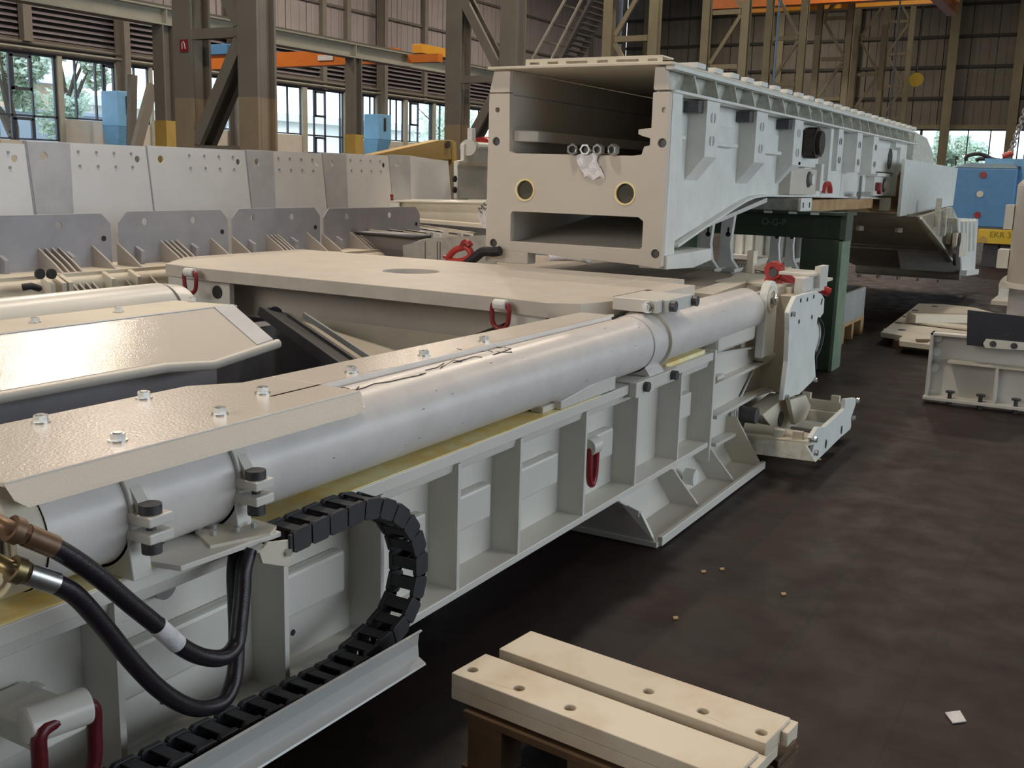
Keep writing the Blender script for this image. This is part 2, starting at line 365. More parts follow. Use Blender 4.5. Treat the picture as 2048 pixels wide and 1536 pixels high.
# ---- light crane runway with posts ----
rw=thing('runway_beam','long pale steel I-beam on slender posts running in front of the left windows','beam',(8,16,4.2))
part('beam',M().box(8,XE-3,15.85,16.15,4.53,4.56).box(8,XE-3,15.98,16.02,4.26,4.53).box(8,XE-3,15.85,16.15,4.24,4.27),beamm,rw)
part('rail',M().box(8,XE-3,15.96,16.04,4.56,4.62),cold,rw)
for x in (14.4,20.0,27.0,34.0): part('beam_stiffener',M().box(x,x+.03,15.86,16.14,4.27,4.53),beamm,rw)
for i,x in enumerate((14.3,19.95,27.0,34.0)):
    pt=thing('runway_post',['slender steel post with yellow foot left of the red-signed column','slender steel post with yellow foot between the two twin-leg columns','runway post hidden behind second twin-leg column','farthest slender runway post'][i],'post',(x,16,0),'runway posts')
    part('shaft',M().box(x,x+.03,15.86,16.14,0,4.24).box(x+.25,x+.28,15.86,16.14,0,4.24).box(x+.03,x+.25,15.98,16.02,0,4.24),colm,pt)
    part('painted_foot',M().box(x-.01,x+.29,15.84,15.86,0,2.52).box(x-.01,x,15.86,16.15,0,2.52),mat('faded_yellow',(.56,.37,.09),.55),pt)
# orange bridge crane
cr_=thing('bridge_crane','orange bridge crane girder hanging below the pale runway beam','crane',(22,15,4.3))
part('girder',M().box(21.9,22.2,16.2,23.3,4.33,4.7),orange,cr_)
part('girder_end',M().box(21.95,22.15,14.9,15.8,4.33,4.52),orange,cr_)
part('nameplate',M().box(21.88,21.9,18.1,18.6,4.45,4.58),paper,cr_)
p=A(868,100,1,15.9)
solo('crane_end_box',M().box(p.x-.75,p.x+.75,15.75,16.05,4.62,4.84),brightorange,'bright orange box of a crane carriage resting on the pale beam','crane part',bevel=.01)
p=A(435,103,0,22.0)
hb=thing('hoist',"blue hoist motor beside orange crane girder between the two column legs",'hoist',(22.05,p.y,4.7))
part('motor',M().box(21.85,22.25,p.y-.5,p.y+.5,4.70,4.98),bluem,hb,bevel=.02); part('drum',M().cyl((22.05,p.y-.8,4.85),(22.05,p.y+.8,4.85),.1,12),bluem,hb,smooth=.6)
# big orange crane high up on the right
bc=thing('overhead_crane','large orange overhead crane girder across the top of the picture','crane',(43,13.5,9.6))
zc=A(1500,14,0,43).z
part('girder',M().box(43,43.5,7.2,16,zc,zc+1.6),orange,bc)
part('girder',M().box(46.4,46.9,6.8,16,zc+.3,zc+1.7),brightorange,bc)
part('end_carriage',M().box(42.4,47.2,6.9,7.3,zc-.1,zc+.6),orange,bc)
# yellow hook far right
p=A(1833,160,0,50)
hk=thing('crane_hook','small round yellow hook block hanging before the rear wall','hook',tuple(p))
part('block',M().cyl(p-UX*.1,p+UX*.1,.30,18),yellow,hk,smooth=.6); part('rope',M().cyl(p,(p.x,p.y,13.9),.03,6),darksteel,hk)
# pendant cables
for px,lb in ((1545,'thin blue cable hanging left of the fifth laced column'),(1782,'dark cable with rope hanging between the narrow laced columns')):
    p=A(px,200,0,36); solo('hanging_cable',M().cyl((p.x,p.y,2.6),(p.x,p.y,13.9),.03,6),bluem if px==1545 else darksteel,lb,'cable')
# stair against the wall (upper middle)
st=thing('steel_stair','steep steel stair with pale handrails climbing behind the white box frame','stair',(30,18,3))
def S(px,py,off=0): return A(px,py,0,30+off)
for k,(a,b_) in enumerate((((1065,118),(1130,0)),((1103,118),(1163,0)))):
    part('handrail',M().tube([S(*a),S(a[0]+(b_[0]-a[0])*1.4,a[1]+(b_[1]-a[1])*1.4)],.05,8),beamm,st,smooth=.8)
p0,p1=S(1118,130),S(1200,-30); q0,q1=S(1080,130,-.0),S(1160,-30)
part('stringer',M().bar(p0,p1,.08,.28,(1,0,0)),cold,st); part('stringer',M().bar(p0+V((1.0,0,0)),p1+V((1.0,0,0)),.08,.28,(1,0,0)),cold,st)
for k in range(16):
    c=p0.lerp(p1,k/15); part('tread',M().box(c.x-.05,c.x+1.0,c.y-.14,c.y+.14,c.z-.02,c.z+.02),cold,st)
for k in range(5):
    c=p0.lerp(p1,k/4.5); c2=S(1065,118).lerp(S(1156,-47),k/4.5); part('baluster',M().cyl(c,c2,.03,6),cold,st)
# blue heaters on the wall columns
for i,(pl,pr,yt,yb_) in enumerate(((212,256,182,282),(735,765,228,300))):
    p=A(pl,(yt+yb_)/2,1,29.2); q=A(pr,(yt+yb_)/2,1,29.2); zt=A(pl,yt,1,29.2).z; zb=A(pl,yb_,1,29.2).z
    x0,x1=p.x,q.x-.15; zm=zb+(zt-zb)*.3
    h=thing('wall_heater',['light blue sheet metal air heater on wall beside left windows','light blue sheet metal heater on wall column right of yellow-footed post'][i],'heater',(x0,28.6,zb),'blue wall heaters')
    part('casing',M().box(x0,x1,28.6,29.4,zm,zt),skyblue,h,bevel=.02)
    part('outlet_hood',M().hexa([(x0+.15,28.9,zb-.5),(x1-.1,28.9,zb-.5),(x1-.1,29.4,zb-.5),(x0+.15,29.4,zb-.5),(x0,28.6,zm),(x1,28.6,zm),(x1,29.4,zm),(x0,29.4,zm)]),skyblue,h)
    part('slot',M().box(x0+.35*(x1-x0)+.05,x0+.5*(x1-x0)+.05,28.57,28.6,zm+(zt-zm)*.35,zt-.15),bore,h)
# leaning strut by the left heater
lp0,lp1=A(275,285,1,26),A(305,170,1,26); lp0=lp1+(lp0-lp1)*((lp1.z-.1)/(lp1.z-lp0.z))
solo('leaning_strut',M().bar(lp0,lp1,.18,.3),colm,'slanting brown steel strut beside the left blue heater','strut')
solo('wall_bracket',M().bar(A(265,150,1,27),A(262,290,1,27),.2,.22),cold,'upright brown steel bracket post right of the left blue heater','post')
# ---- outside: trees and buildings seen through the glass ----
out1=mat('outside_pale_wall',(.92,.90,.86),.8,var=.03,nscale=.4); out2=mat('outside_grey_wall',(.55,.60,.70),.8,var=.06,nscale=.5)
brickm=mat('outside_warm_wall',(.90,.68,.48),.8,var=.12,nscale=.8); leafm=mat('tree_leaves',(.86,.92,.76),.7,nscale=2,col2=(.58,.72,.56)); barkm=mat('tree_bark',(.16,.12,.09),.9)
grassm=mat('outside_ground',(.30,.31,.28),.9,var=.1,nscale=.3)
struct('outside_ground',M().box(-40,XE+60,YW+.4,130,-.3,-.05).box(XE+.4,XE+90,-60,YW+.4,-.3,-.05),grassm)
solo('site_hoarding',M().box(20,44,44,44.3,0,4.0).box(20,44,43.9,44,3.9,4.05),out2,'long grey wall outside the left windows','wall',kind='structure')
bh=thing('outside_building','pale hall building with white roof edge outside the middle windows','building',(52,62,0))
part('wall',M().box(48,110,60,75,0,5.4),out1,bh); part('roof',M().box(47,111,59,76,5.4,6.0),coolw,bh)
bo=thing('outside_house','warm coloured house half hidden behind the tree outside the left windows','building',(36,56,0))
part('wall',M().box(26,42,54,62,0,6.0),brickm,bo); part('roof',M().hexa([(25,53,6),(43,53,6),(43,63,6),(25,63,6),(25.5,57,7.6),(42.5,57,7.6),(42.5,59,7.6),(25.5,59,7.6)]),out2,bo)
be=thing('outside_warehouse','white warehouse outside the rear windows','building',(XE+25,-2,0))
part('wall',M().box(XE+24,XE+36,-14,5.2,0,9),mat('outside_white',(.80,.80,.82),.8),be); part('base_course',M().box(XE+23.9,XE+24,-14,5.2,0,2.6),coolw,be)
def tree(x,y,h,r,label,seed,n=1500):
    rr=random.Random(seed); T=thing('tree',label,'tree',(x,y,0))
    m=M().tube([(x,y,0),(x+.2,y,h*.4),(x-.1,y+.2,h*.8)],lambda t:.22*(1-t)+.05,8)
    for k in range(6):
        a=rr.uniform(0,6.28); m.tube([(x,y,h*.35+k*.3),(x+math.cos(a)*r*.7,y+math.sin(a)*r*.7,h*(.6+.05*k))],lambda t:.09*(1-t)+.02,6)
    part('trunk',m,barkm,T)
    m=M(); cl=[(rr.uniform(-1,1)*r*.7,rr.uniform(-1,1)*r*.7,h*rr.uniform(.42,.95),r*rr.uniform(.3,.5)) for _ in range(14)]
    for k in range(n):
        c=cl[k%14]; d=V((rr.gauss(0,1),rr.gauss(0,1),rr.gauss(0,1))).normalized()*c[3]*rr.uniform(.5,1)
        p=V((x+c[0],y+c[1],c[2]))+d; u=V((rr.gauss(0,1),rr.gauss(0,1),rr.gauss(0,1))).normalized()*.15; v=u.orthogonal().normalized()*.09
        m.add([p-u,p-v,p+u,p+v],[(0,1,2,3)])
    part('foliage',m,leafm,T,kind='stuff')
tree(27.2,39,7.5,2.0,'light green tree outside the leftmost windows',3,1600*3)
tree(31,40.5,8,1.7,'drooping green tree outside the second bay of left windows',5,1300*3)
tree(62,41,7,3.2,'green bushy tree outside the windows right of the middle posts',7,1500*3)
p=A(1920,290,0,XE+12)
tree(p.x,p.y,5.6,1.9,'green bushy tree outside the rear windows',9,1700*3)
# ================= FRONT MACHINE : side girder =================
GY=1.9; WEBY=2.03; ZB,ZTP=.215,.76; GX0,GX1=.15,5.56
gd=thing('side_girder','long white ribbed steel side girder carrying the big pipe along its top','girder',(GX0,GY,0))
part('web',M().box(GX0,GX1,WEBY,WEBY+.03,ZB+.02,ZTP-.02),white,gd)
part('top_flange',M().box(GX0,GX1,GY,2.30,ZTP-.045,ZTP),white,gd,bevel=.004)
part('bottom_flange',M().box(GX0,GX1,GY,2.30,ZB,ZB+.03),white,gd,bevel=.004)
part('flange_fillet',M().prism([(GX0,GY+.02,ZTP-.045),(GX0,WEBY,ZTP-.045),(GX0,WEBY,ZTP-.12),(GX0,GY+.03,ZTP-.085)],(GX1-GX0,0,0)),white,gd,bevel=.003)
ribs=[.52,1.0,1.513,2.078,2.52,2.963,3.40,3.97,4.53,5.09]
rb=None
for x in ribs:
    if rb is None: rb=part('stiffener',M().box(x,x+.018,GY+.004,WEBY,ZB+.03,ZTP-.05),white,gd)
    else: copychild(rb,gd,(x-ribs[0],0,0))
edges_=[GX0]+ribs+[GX1]
for k in range(1,len(edges_)-1):
    a,c=edges_[k]+.018,edges_[k+1]; L=c-a
    if k in (9,): continue
    x0,x1=(a+.02,c-.10*L-.03) if k>2 else (a+.01,c-.12)
    part('web_pad',M().box(x0,x1,WEBY-.045,WEBY+.005,.40,.54),white,gd,bevel=.012)
    part('pad_lug',M().box(a+.0,a+.10,WEBY-.03,WEBY+.005,.60,.70),white,gd,bevel=.006)
for x,z in ((5.2,.66),(5.24,.53),(5.27,.41),(5.24,.30)):
    part('bolt_head',M().cyl((x,WEBY-.03,z),(x,WEBY,z),.030,14),zinc if z>.3 else darksteel,gd,smooth=.6)
for x in (.80,1.27,1.75,2.25,3.15,3.62,4.15,4.7):
    part('drain_hole',M().cyl((x,WEBY-.002,.325),(x,WEBY,.325),.010,10),bore,gd)
for x in (1.02,1.64): part('pad_bolt',M().cyl((x+.1,WEBY-.04,.655),(x+.1,WEBY,.655),.035,14),galv,gd,smooth=.6)
part('end_plate',M().box(GX1,GX1+.03,GY-.01,2.3,.13,ZTP+.01),white,gd,bevel=.003)
part('grease_paper',M().prism([(GX0,1.902,ZTP),(4.1,1.902,ZTP),(4.16,1.95,ZTP),(4.2,2.1,ZTP),(GX0,2.1,ZTP)],(0,0,.004)).prism([(4.93,1.93,ZTP),(5.5,1.93,ZTP),(5.5,2.1,ZTP),(4.9,2.1,ZTP)],(0,0,.02)),yellowtape,gd,label='yellow greased paper strip')
part('clip',M().box(3.62,3.95,1.93,1.99,ZTP+.004,ZTP+.03),cream,gd,bevel=.006)
part('slide_bar',M().hexa([(3.72,1.90,.765),(4.25,1.90,.765),(4.25,1.97,.765),(3.72,1.97,.765),(3.72,1.90,.80),(4.25,1.90,.85),(4.25,1.97,.85),(3.72,1.97,.80)]),white,gd,bevel=.005)
# far (left) side inner wall of that girder and the mirrored girder
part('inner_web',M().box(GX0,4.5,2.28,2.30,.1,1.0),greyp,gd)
# flared skid below the far end of the girder
sk=thing('flared_skid','white flared skid plate with partition ribs below the far end of the ribbed girder','skid',(4.4,1.7,0))
zl=.02
def sP(px,py,y): return A(px,py,1,y)
part('bottom_plate',M().prism([(4.40,1.72,.03),(6.02,1.72,.03),(6.02,1.745,.0),(6.0,2.5,.0),(4.40,2.5,.0),(4.40,1.745,.0)][:2]+[(6.02,2.5,.03),(4.40,2.5,.03)],(0,0,-.028)),white,sk,bevel=.003)
part('outer_lip',M().hexa([(4.42,1.70,.01),(6.05,1.70,.01),(6.05,1.725,.01),(4.42,1.725,.01),(4.42,1.70,.055),(6.05,1.70,.055),(6.05,1.725,.055),(4.42,1.725,.055)]),white,sk,bevel=.004)
part('nose_plate',M().prism([(4.36,1.90,.205),(4.38,1.80,.165),(4.41,1.73,.02),(4.41,2.5,.02),(4.36,2.5,.205)],(.022,0,0)),white,sk,bevel=.003)
part('sloping_web',M().hexa([(4.42,1.90,.03),(6.2,1.90,.03),(6.2,1.92,.03),(4.42,1.92,.03),(4.42,2.02,.21),(6.2,2.02,.21),(6.2,2.04,.21),(4.42,2.04,.21)]),white,sk)
for x in (5.02,5.58): part('partition',M().prism([(x,1.89,.208),(x,1.86,.17),(x,1.735,.03),(x,2.0,.03),(x,2.0,.208)],(.018,0,0)),white,sk)
part('end_partition',M().prism([(6.02,1.89,.30),(6.02,1.72,.03),(6.02,2.1,.03),(6.02,2.1,.30)],(.02,0,0)),cream,sk)
part('paper_tag',M().hexa([(4.355,1.86,.172),(4.357,1.80,.150),(4.357,1.80,.18),(4.355,1.86,.20),(4.36,1.86,.172),(4.362,1.80,.150),(4.362,1.80,.18),(4.36,1.86,.20)]),paper,sk)
part('hole_bush',M().cyl((5.28,1.86,.11),(5.28,1.92,.11),.045,12),coolw,sk,smooth=.6)
# end bay: slanting plates between girder end and hinge frame
eb=thing('end_bay','white steel end bay with horizontal ribs joining the girder to the hinge frame','frame',(5.6,1.9,0))
def e9(px,py,y=1.955): return A(px,py,1,y)
part('side_sheet',M().prism([e9(1430,706),e9(1525,690),e9(1524,702),e9(1480,798),e9(1474,845),e9(1499,925),e9(1418,925)],(0,.02,0)),white,eb)
part('edge_strip',M().tube([e9(1432,708,1.94),e9(1522,693,1.94)],.008,6),white,eb)
part('edge_strip',M().tube([e9(1524,702,1.94),e9(1504,748,1.94),e9(1480,798,1.94),e9(1474,822,1.94),e9(1474,845,1.94),e9(1499,925,1.94)],.008,6),white,eb)
part('opening',M().prism([e9(1488,789,1.95),e9(1480,790,1.95),e9(1503,748,1.95),e9(1504,756,1.95)],(0,.004,0)),bore,eb)
for l in (((1422,834),(1476,804),(1505,788),(1542,777)),((1420,889),(1466,865)),((1518,719),(1556,701))):
    l=[e9(*q,1.92) for q in l]
    for p,q in zip(l,l[1:]): part('rib',M().bar(p,q,.07,.02),white,eb)
part('small_stub',M().bar(e9(1430,757,1.93),e9(1444,750,1.93),.03,.02),white,eb)
part('block',M().box(5.64,6.32,1.90,2.0,.74,.86),white,eb,bevel=.02)
part('slant_floor',M().hexa([(5.6,1.9,.55),(7.0,1.9,.55),(7.0,2.6,.55),(5.6,2.6,.55),(5.6,1.9,.57),(7.0,1.9,.57),(7.0,2.6,.57),(5.6,2.6,.57)]),white,eb)
part('rear_sheet',M().prism([(6.45,2.02,.95),(7.3,2.02,.90),(7.3,2.02,.2),(6.3,2.02,.2)],(0,.02,0)),cream,eb)
part('rear_rib',M().bar((6.4,2.0,.62),(7.0,2.0,.66),.04,.02),white,eb)
# pipe-end lug with bolt
lg=thing('pipe_end_lug','white rounded bearing lug with bolt at the far end of the big pipe','bracket',(6.4,1.9,.6))
c0=V((6.48,1.86,.98))
part('lug_plate',M().prism([V((6.36,1.86,.62)),V((6.60,1.86,.62)),V((6.60,1.86,.98))]+circ(c0,UX,UZ,.115,9,0,PI)[1:]+[V((6.365,1.86,.90))],(0,.05,0)),coolw,lg,bevel=.004)
part('washer',M().ring((6.46,1.85,.98),(6.46,1.86,.98),.085,.055,20),cream,lg)
part('bolt_head',hexbolt(M(),(6.47,1.86,.98),-UY,.035,.03),zinc,lg)
part('tie_plate',M().box(6.60,7.1,1.90,1.95,.90,1.03),white,lg,bevel=.004)
part('tie_block',M().box(6.9,7.15,1.86,1.95,.84,1.02),white,lg,bevel=.004)
# ================= the big pipe =================
PC=(2.0,.915); PR=.133
pp=thing('steel_pipe','long thick white steel pipe with black marker scribble lying along the girder','pipe',(1.2,PC[0],PC[1]-PR))
part('pipe_body',M().cyl((1.33,*PC),(6.36,*PC),PR,56),pipem,pp,smooth=.5)
part('pipe_tip',M().cyl((6.36,*PC),(6.41,*PC),PR,40,PR*.86),pipem,pp,smooth=.3)
part('end_collar',M().cyl((1.33,*PC),(1.345,*PC),PR+.002,40),pipem,pp,smooth=.5)
def oncyl(px,py,r=PR+.0008):
    d=ray(px,py); o=V((0,-PC[0],CAMH-PC[1])); a=d.y**2+d.z**2; b_=o.y*d.y+o.z*d.z; c=o.y**2+o.z**2-r*r
    D=b_*b_-a*c
    if D<0: D=0
    t=(-b_-math.sqrt(D))/a; return V((0,0,CAMH))+d*t
def z5(x,y): return (600+x/2.926,450+y/2.926)
sc_=[[(190,965),(250,950),(290,960),(230,985),(185,995),(310,985),(345,945),(330,975),(200,992),(300,970),(370,955),(430,930),(520,918),(620,895),(700,880),(735,868),(700,875)],
     [(735,850),(800,835),(845,808),(820,840),(900,790),(945,800),(895,805),(975,785),(930,800),(1020,770),(1065,775)],
     [(1065,740),(1130,745),(1100,735),(1170,745),(1130,760),(1210,735),(1150,715),(1235,725),(1180,745),(1240,745),(1200,715)],
     [(190,985),(260,975),(310,965),(240,968),(300,985)],[(920,725),(945,730)]]
m=M()
for l in sc_: m.tube([oncyl(*z5(*q)) for q in l],.0022,4)
part('marker_scribble',m,inkm,pp,label='black marker scribble')
m=M()
for k in range(26):
    x=random.uniform(2,6); a=random.uniform(-.6,1.4); c=V((x,PC[0]-math.cos(a)*PR,PC[1]+math.sin(a)*PR)); m.tube([c,c+V((random.uniform(-.02,.02),0,0))],.0012,4)
part('scuff',m,inkm,pp,kind='stuff')
# pipe near end: flange disc with ports
ef=thing('pipe_end_flange','round grey-white hydraulic end flange with bolts at near end of pipe','flange',(1.27,PC[0],PC[1]-.12))
dsc=part('disc',M().cyl((1.255,*PC),(1.332,*PC),.130,40),cream,ef,smooth=.5,bevel=.004)
part('rim',M().ring((1.247,*PC),(1.256,*PC),.112,.098,40),cream,ef,smooth=.5)
for k in range(8):
    a=k*PI/4+.3; c=V((1.255,PC[0]+.078*math.cos(a),PC[1]+.078*math.sin(a)))
    part('socket_screw',M().ring(c-UX*.012,c,.016,.008,14).cyl(c-UX*.004,c,.009,10),darksteel,dsc)
part('port_block',M().box(1.20,1.26,1.90,2.02,.90,.97),cold,ef,bevel=.006)
# ---- band clamps ----
def clamp(x,label,wide=.05):
    T=thing('pipe_clamp',label,'clamp',(x,PC[0],ZTP),'near pipe clamps')
    part('band',M().ring((x,*PC),(x+wide,*PC),PR+.012,PR-.001,48),white,T,smooth=.5,bevel=.003)
    part('upper_lug',M().box(x-.005,x+wide+.01,1.795,PC[0]-PR+.01,.905,.930),white,T,bevel=.004)
    part('lower_lug',M().box(x-.005,x+wide+.01,1.795,PC[0]-PR+.01,.865,.890),white,T,bevel=.004)
    part('web_gusset',M().prism([(x+.01,1.83,.93),(x+.01,PC[0]-PR+.02,.93),(x+.01,PC[0]-PR*.75,1.02)],(.03,0,0)),white,T)
    part('clamp_bolt',M().cyl((x+.025,1.825,.855),(x+.025,1.825,.938),.011,12).cyl((x+.025,1.825,.93),(x+.025,1.825,.952),.026,16).cyl((x+.025,1.825,.836),(x+.025,1.825,.865),.023,12),darksteel,T,smooth=.6)
    part('foot',M().prism([(x+.0,1.86,ZTP+.005),(x+.0,2.14,ZTP+.005),(x,2.10,.84),(x,1.90,.84),(x,1.875,.865)],(wide,0,0)),white,T,bevel=.003)
clamp(1.535,'white band clamp with bolt nearest the hydraulic end of the pipe',.055)
clamp(1.87,'second white band clamp with bolt above the chain bracket',.05)
T=thing('saddle_clamp','white bolted saddle clamp gripping the pipe beside the bridge plate','clamp',(4.6,1.95,ZTP))
part('band',M().ring((4.60,*PC),(4.78,*PC),PR+.006,PR-.001,48),pipem,T,smooth=.5)
part('stop_ring',M().ring((4.775,*PC),(4.79,*PC),PR+.022,PR,48),cream,T,smooth=.5)
part('base_block',M().box(4.42,4.95,1.87,2.12,.712,.768),white,T,bevel=.004)
part('nose_block',M().box(4.40,4.62,1.862,1.90,.70,.772),white,T,bevel=.004)
for x in (4.50,4.86): part('bolt_head',M().cyl((x,1.84,.742),(x,1.87,.742),.024,16),darksteel,T,smooth=.6)
part('saddle',M().prism([(4.6,1.88,.77),(4.6,2.12,.77),(4.6,2.08,.83),(4.6,1.92,.83)],(.18,0,0)),pipem,T)
part('top_block',M().box(4.70,5.08,1.90,2.14,1.062,1.125),white,T,bevel=.005)
part('side_bar',M().box(4.76,5.10,1.872,1.90,1.06,1.125),white,T,bevel=.004)
for x in (4.80,5.10): part('bolt_head',M().cyl((x,1.845,1.092),(x,1.872,1.092),.027,16),darksteel,T,smooth=.6)
part('bolt_head',hexbolt(M(),(4.70,1.95,1.09),-UX,.024,.03),zinc,T)
# lower mounting plate for the chain
bp_=thing('bracket_plate','flat white bracket plate on girder top holding the cable chain','plate',(1.63,1.78,.78))
part('plate',M().prism([(1.62,1.80,.775),(1.93,1.775,.775),(1.95,1.96,.775),(1.72,1.96,.775),(1.60,1.90,.775)],(0,0,.014)),white,bp_,bevel=.002)
part('adapter_plate',M().prism([(1.74,1.83,.789),(1.89,1.775,.789),(1.94,1.80,.789),(1.95,1.93,.789),(1.80,1.95,.789)],(0,0,.008)),cream,bp_)
for k,(x,y) in enumerate(((1.80,1.88),(1.83,1.91),(1.85,1.85),(1.88,1.89),(1.90,1.84),(1.92,1.90),(1.79,1.92))):
    part('small_bolt',M().cyl((x,y,.795),(x,y,.809),.009,6),zinc,bp_)
part('side_cheek',M().prism(circ((1.925,1.755,.735),UX,UZ,.036,8,-PI/2,PI/2)+[V((1.86,1.755,.785)),V((1.83,1.755,.765)),V((1.84,1.755,.735))],(0,.008,0)),cream,bp_,bevel=.002)
part('cheek_bolt',M().cyl((1.928,1.745,.738),(1.928,1.756,.738),.011,6),zinc,bp_)
# ================= energy chain =================
ch=thing('cable_chain','black plastic ladder-like cable drag chain looping down beside the girder','cable chain',(2.3,1.75,.3))
YF=1.745; CW=.105
cp=[A(588,1085,1,YF),A(665,1050,1,YF),A(740,1018,1,YF),A(785,1020,1,YF),A(822,1048,1,YF),A(842,1095,1,YF),A(845,1150,1,YF),A(835,1200,1,YF),A(812,1250,1,YF),A(775,1290,1,YF)]
last=cp[-1]
cp+=[V((last.x-.15,YF-.03,.305)),V((last.x-.34,YF-.05,.325)),V((last.x-.60,YF-.055,.348)),V((last.x-.9,YF-.055,.368)),V((last.x-1.25,YF-.055,.39))]
def spl(pts,sub=24):
    P=[];m_=len(pts);g_=lambda i:pts[max(0,min(m_-1,i))]
    for i in range(m_-1):
        for k in range(sub):
            t_=k/sub;a,b2,c,d=g_(i-1),g_(i),g_(i+1),g_(i+2)
            P.append(.5*((2*b2)+(c-a)*t_+(2*a-5*b2+4*c-d)*t_*t_+(3*b2-a-3*c+d)*t_**3))
    return P+[pts[-1]]
P=spl(cp); acc=0; pitch=.072; pos=[P[0]]
for a,b2 in zip(P,P[1:]):
    acc+=(b2-a).length
    if acc>=pitch: pos.append(b2); acc=0
h=.031
m=M()
for y0 in (0,CW-.014):
    m.prism([(.0,y0,-h*.8),(.008,y0,-h),(.060,y0,-h),(.068,y0,-h*.8),(.0685,y0,h*.8),(.060,y0,h),(.008,y0,h),(.0,y0,h*.8)],(0,.014,0))
m.box(-.01,.078,.003,.012,-h*.7,h*.7).box(-.01,.078,CW-.012,CW-.003,-h*.7,h*.7).box(.012,.048,.012,CW-.012,h-.010,h-.003).box(.012,.048,.012,CW-.012,-h+.003,-h+.010)
m.box(.020,.040,.048,.055,-h+.006,h-.006)
me=None
for i in range(len(pos)-1):
    d=(pos[i+1]-pos[i]).normalized(); up=V((-d.z,0,d.x)); Mx=Matrix(((d.x,0,up.x),(0,1,0),(d.z,0,up.z))).to_4x4()
    if me is None:
        WLOC['tmp']=V((0,0,0)); o=part('chain_link',m,chainm,None,bevel=.0015); me=o; 
    else: o=me.copy(); COL.objects.link(o)
    o.parent=ch; o.matrix_parent_inverse=Matrix(); o.location=pos[i]-WLOC[ch.name]; o.rotation_euler=Mx.to_euler()
# cable trough (aluminium channel) in front of the lower run
q0=A(845,1262,1,1.66); q1=A(845,1328,1,1.66); q2=A(370,1536,1,1.66)
ex=q0+(q2-q0)*1.6
tr=thing('cable_trough','pale aluminium channel running beside the lower run of the drag chain','trough',(1.9,1.66,.25))
prof=[(0,0,0),(0,.012,-.012),(0,.016,-.045),(0,.012,-.085),(0,-.012,-.098),(0,-.014,-.104),(0,.02,-.104),(0,.022,-.09),(0,.026,-.045),(0,.022,-.008),(0,.006,.004)]
part('channel',M().prism([q0+V(p) for p in prof],ex-q0),mat('brushed_aluminium',(.60,.61,.60),.38,metal=.35,var=.03),tr)
part('floor_strip',M().hexa([q0+V((0,.02,-.10)),q0+V((0,.17,-.10)),ex+V((0,.17,-.10)),ex+V((0,.02,-.10)),q0+V((0,.02,-.095)),q0+V((0,.17,-.095)),ex+V((0,.17,-.095)),ex+V((0,.02,-.095))]),darksteel,tr)
# ================= hoses =================
YH=1.74
def hose(pts,ends,label,sleeve=None,r=.0205):
    T=thing('hydraulic_hose',label,'hose',tuple(pts[0]),'hydraulic hoses')
    part('rubber_hose',M().tube(pts,r,16,sub=8),hosem,T,smooth=1.2)
    a,b2=pts[0],ends
    d=(a-b2).normalized()
    part('ferrule',M().cyl(a+d*.01,a-d*.055,.0225,18).cyl(a-d*.055,a-d*.075,.015,14),oldbrown if sleeve else zinc,T,smooth=.6)
    part('swivel_nut',M().cyl(b2+d*.0,b2+d*.028,.0225,6).cyl(b2+d*.028,b2+d*.036,.020,16),brass if not sleeve else oldbrown,T)
    part('fitting_elbow',M().tube([b2,b2-d*.02,b2-d*.04+V((.01,.05,0)),b2-d*.05+V((.03,.10,-.01))],.016,14,sub=4).cyl(b2-d*.02,b2-d*.0,.027,14),brass if not sleeve else oldbrown,T,smooth=.7)
    if sleeve: part('white_sleeve',M().tube(sleeve,r+.0012,16,sub=4),paper,T,smooth=1.2,label='white printed sleeve')
h1=[A(*q,1,YH) for q in ((100,1090),(150,1120),(205,1160),(260,1207),(315,1252),(355,1288),(400,1312),(445,1315),(478,1290),(492,1240),(503,1190),(512,1145),(528,1108))]
h2=[A(*q,1,YH+.0) for q in ((102,1163),(150,1190),(205,1250),(260,1318),(315,1375),(365,1408),(410,1418),(455,1405),(488,1360),(503,1290),(512,1225),(520,1160),(536,1112))]
for l in (h1,h2):
    for k,p in enumerate(l[-6:]): p.y+=.010*k
for k,p in enumerate(h2): p.y+= .045*max(0,(k-5)/6)
hose(h1,A(38,1064,1,YH+.012),'upper black hydraulic hose with white sleeve on it',[h1[4]+(h1[5]-h1[4])*-.02,h1[4].lerp(h1[5],.5),h1[5]])
hose(h2,A(42,1143,1,YH+.012),'lower longer black hydraulic hose hanging in a deep bow')
# ================= cover plate with bolts =================
CZ=1.06
cv=thing('cover_plate','long white cover plate with eight hex bolts on top beside the pipe','plate',(1.2,2.2,CZ))
yL1=2.352; 
wp=part('wide_plate',M().prism([(1.262,1.905,CZ),(2.42,1.905,CZ),(2.42,2.055,CZ),(2.42,2.26,CZ),(2.30,2.262,CZ),(2.16,yL1,CZ),(1.262,yL1,CZ)],(0,0,-.012)),gloss,cv,bevel=.003)
part('bent_lip',M().prism([(1.262,1.908,CZ-.001),(1.264,1.884,CZ-.026),(1.285,1.868,CZ-.043),(2.34,1.864,CZ-.046),(2.39,1.870,CZ-.038),(2.42,1.908,CZ-.001)],(0,-.007,-.008)),gloss,cv,bevel=.003,label='bent down lip of the cover')
npl=part('narrow_plate',M().prism([(2.421,2.055,CZ),(4.52,2.055,CZ),(4.52,2.22,CZ),(2.421,2.26,CZ)],(0,0,-.012)),gloss,cv,bevel=.003)
part('hanging_edge',M().hexa([(2.2,2.045,CZ-.05),(4.5,2.045,CZ-.05),(4.5,2.055,CZ-.05),(2.2,2.055,CZ-.05),(2.2,2.050,CZ),(4.5,2.050,CZ),(4.5,2.06,CZ),(2.2,2.06,CZ)]),pipem,cv)
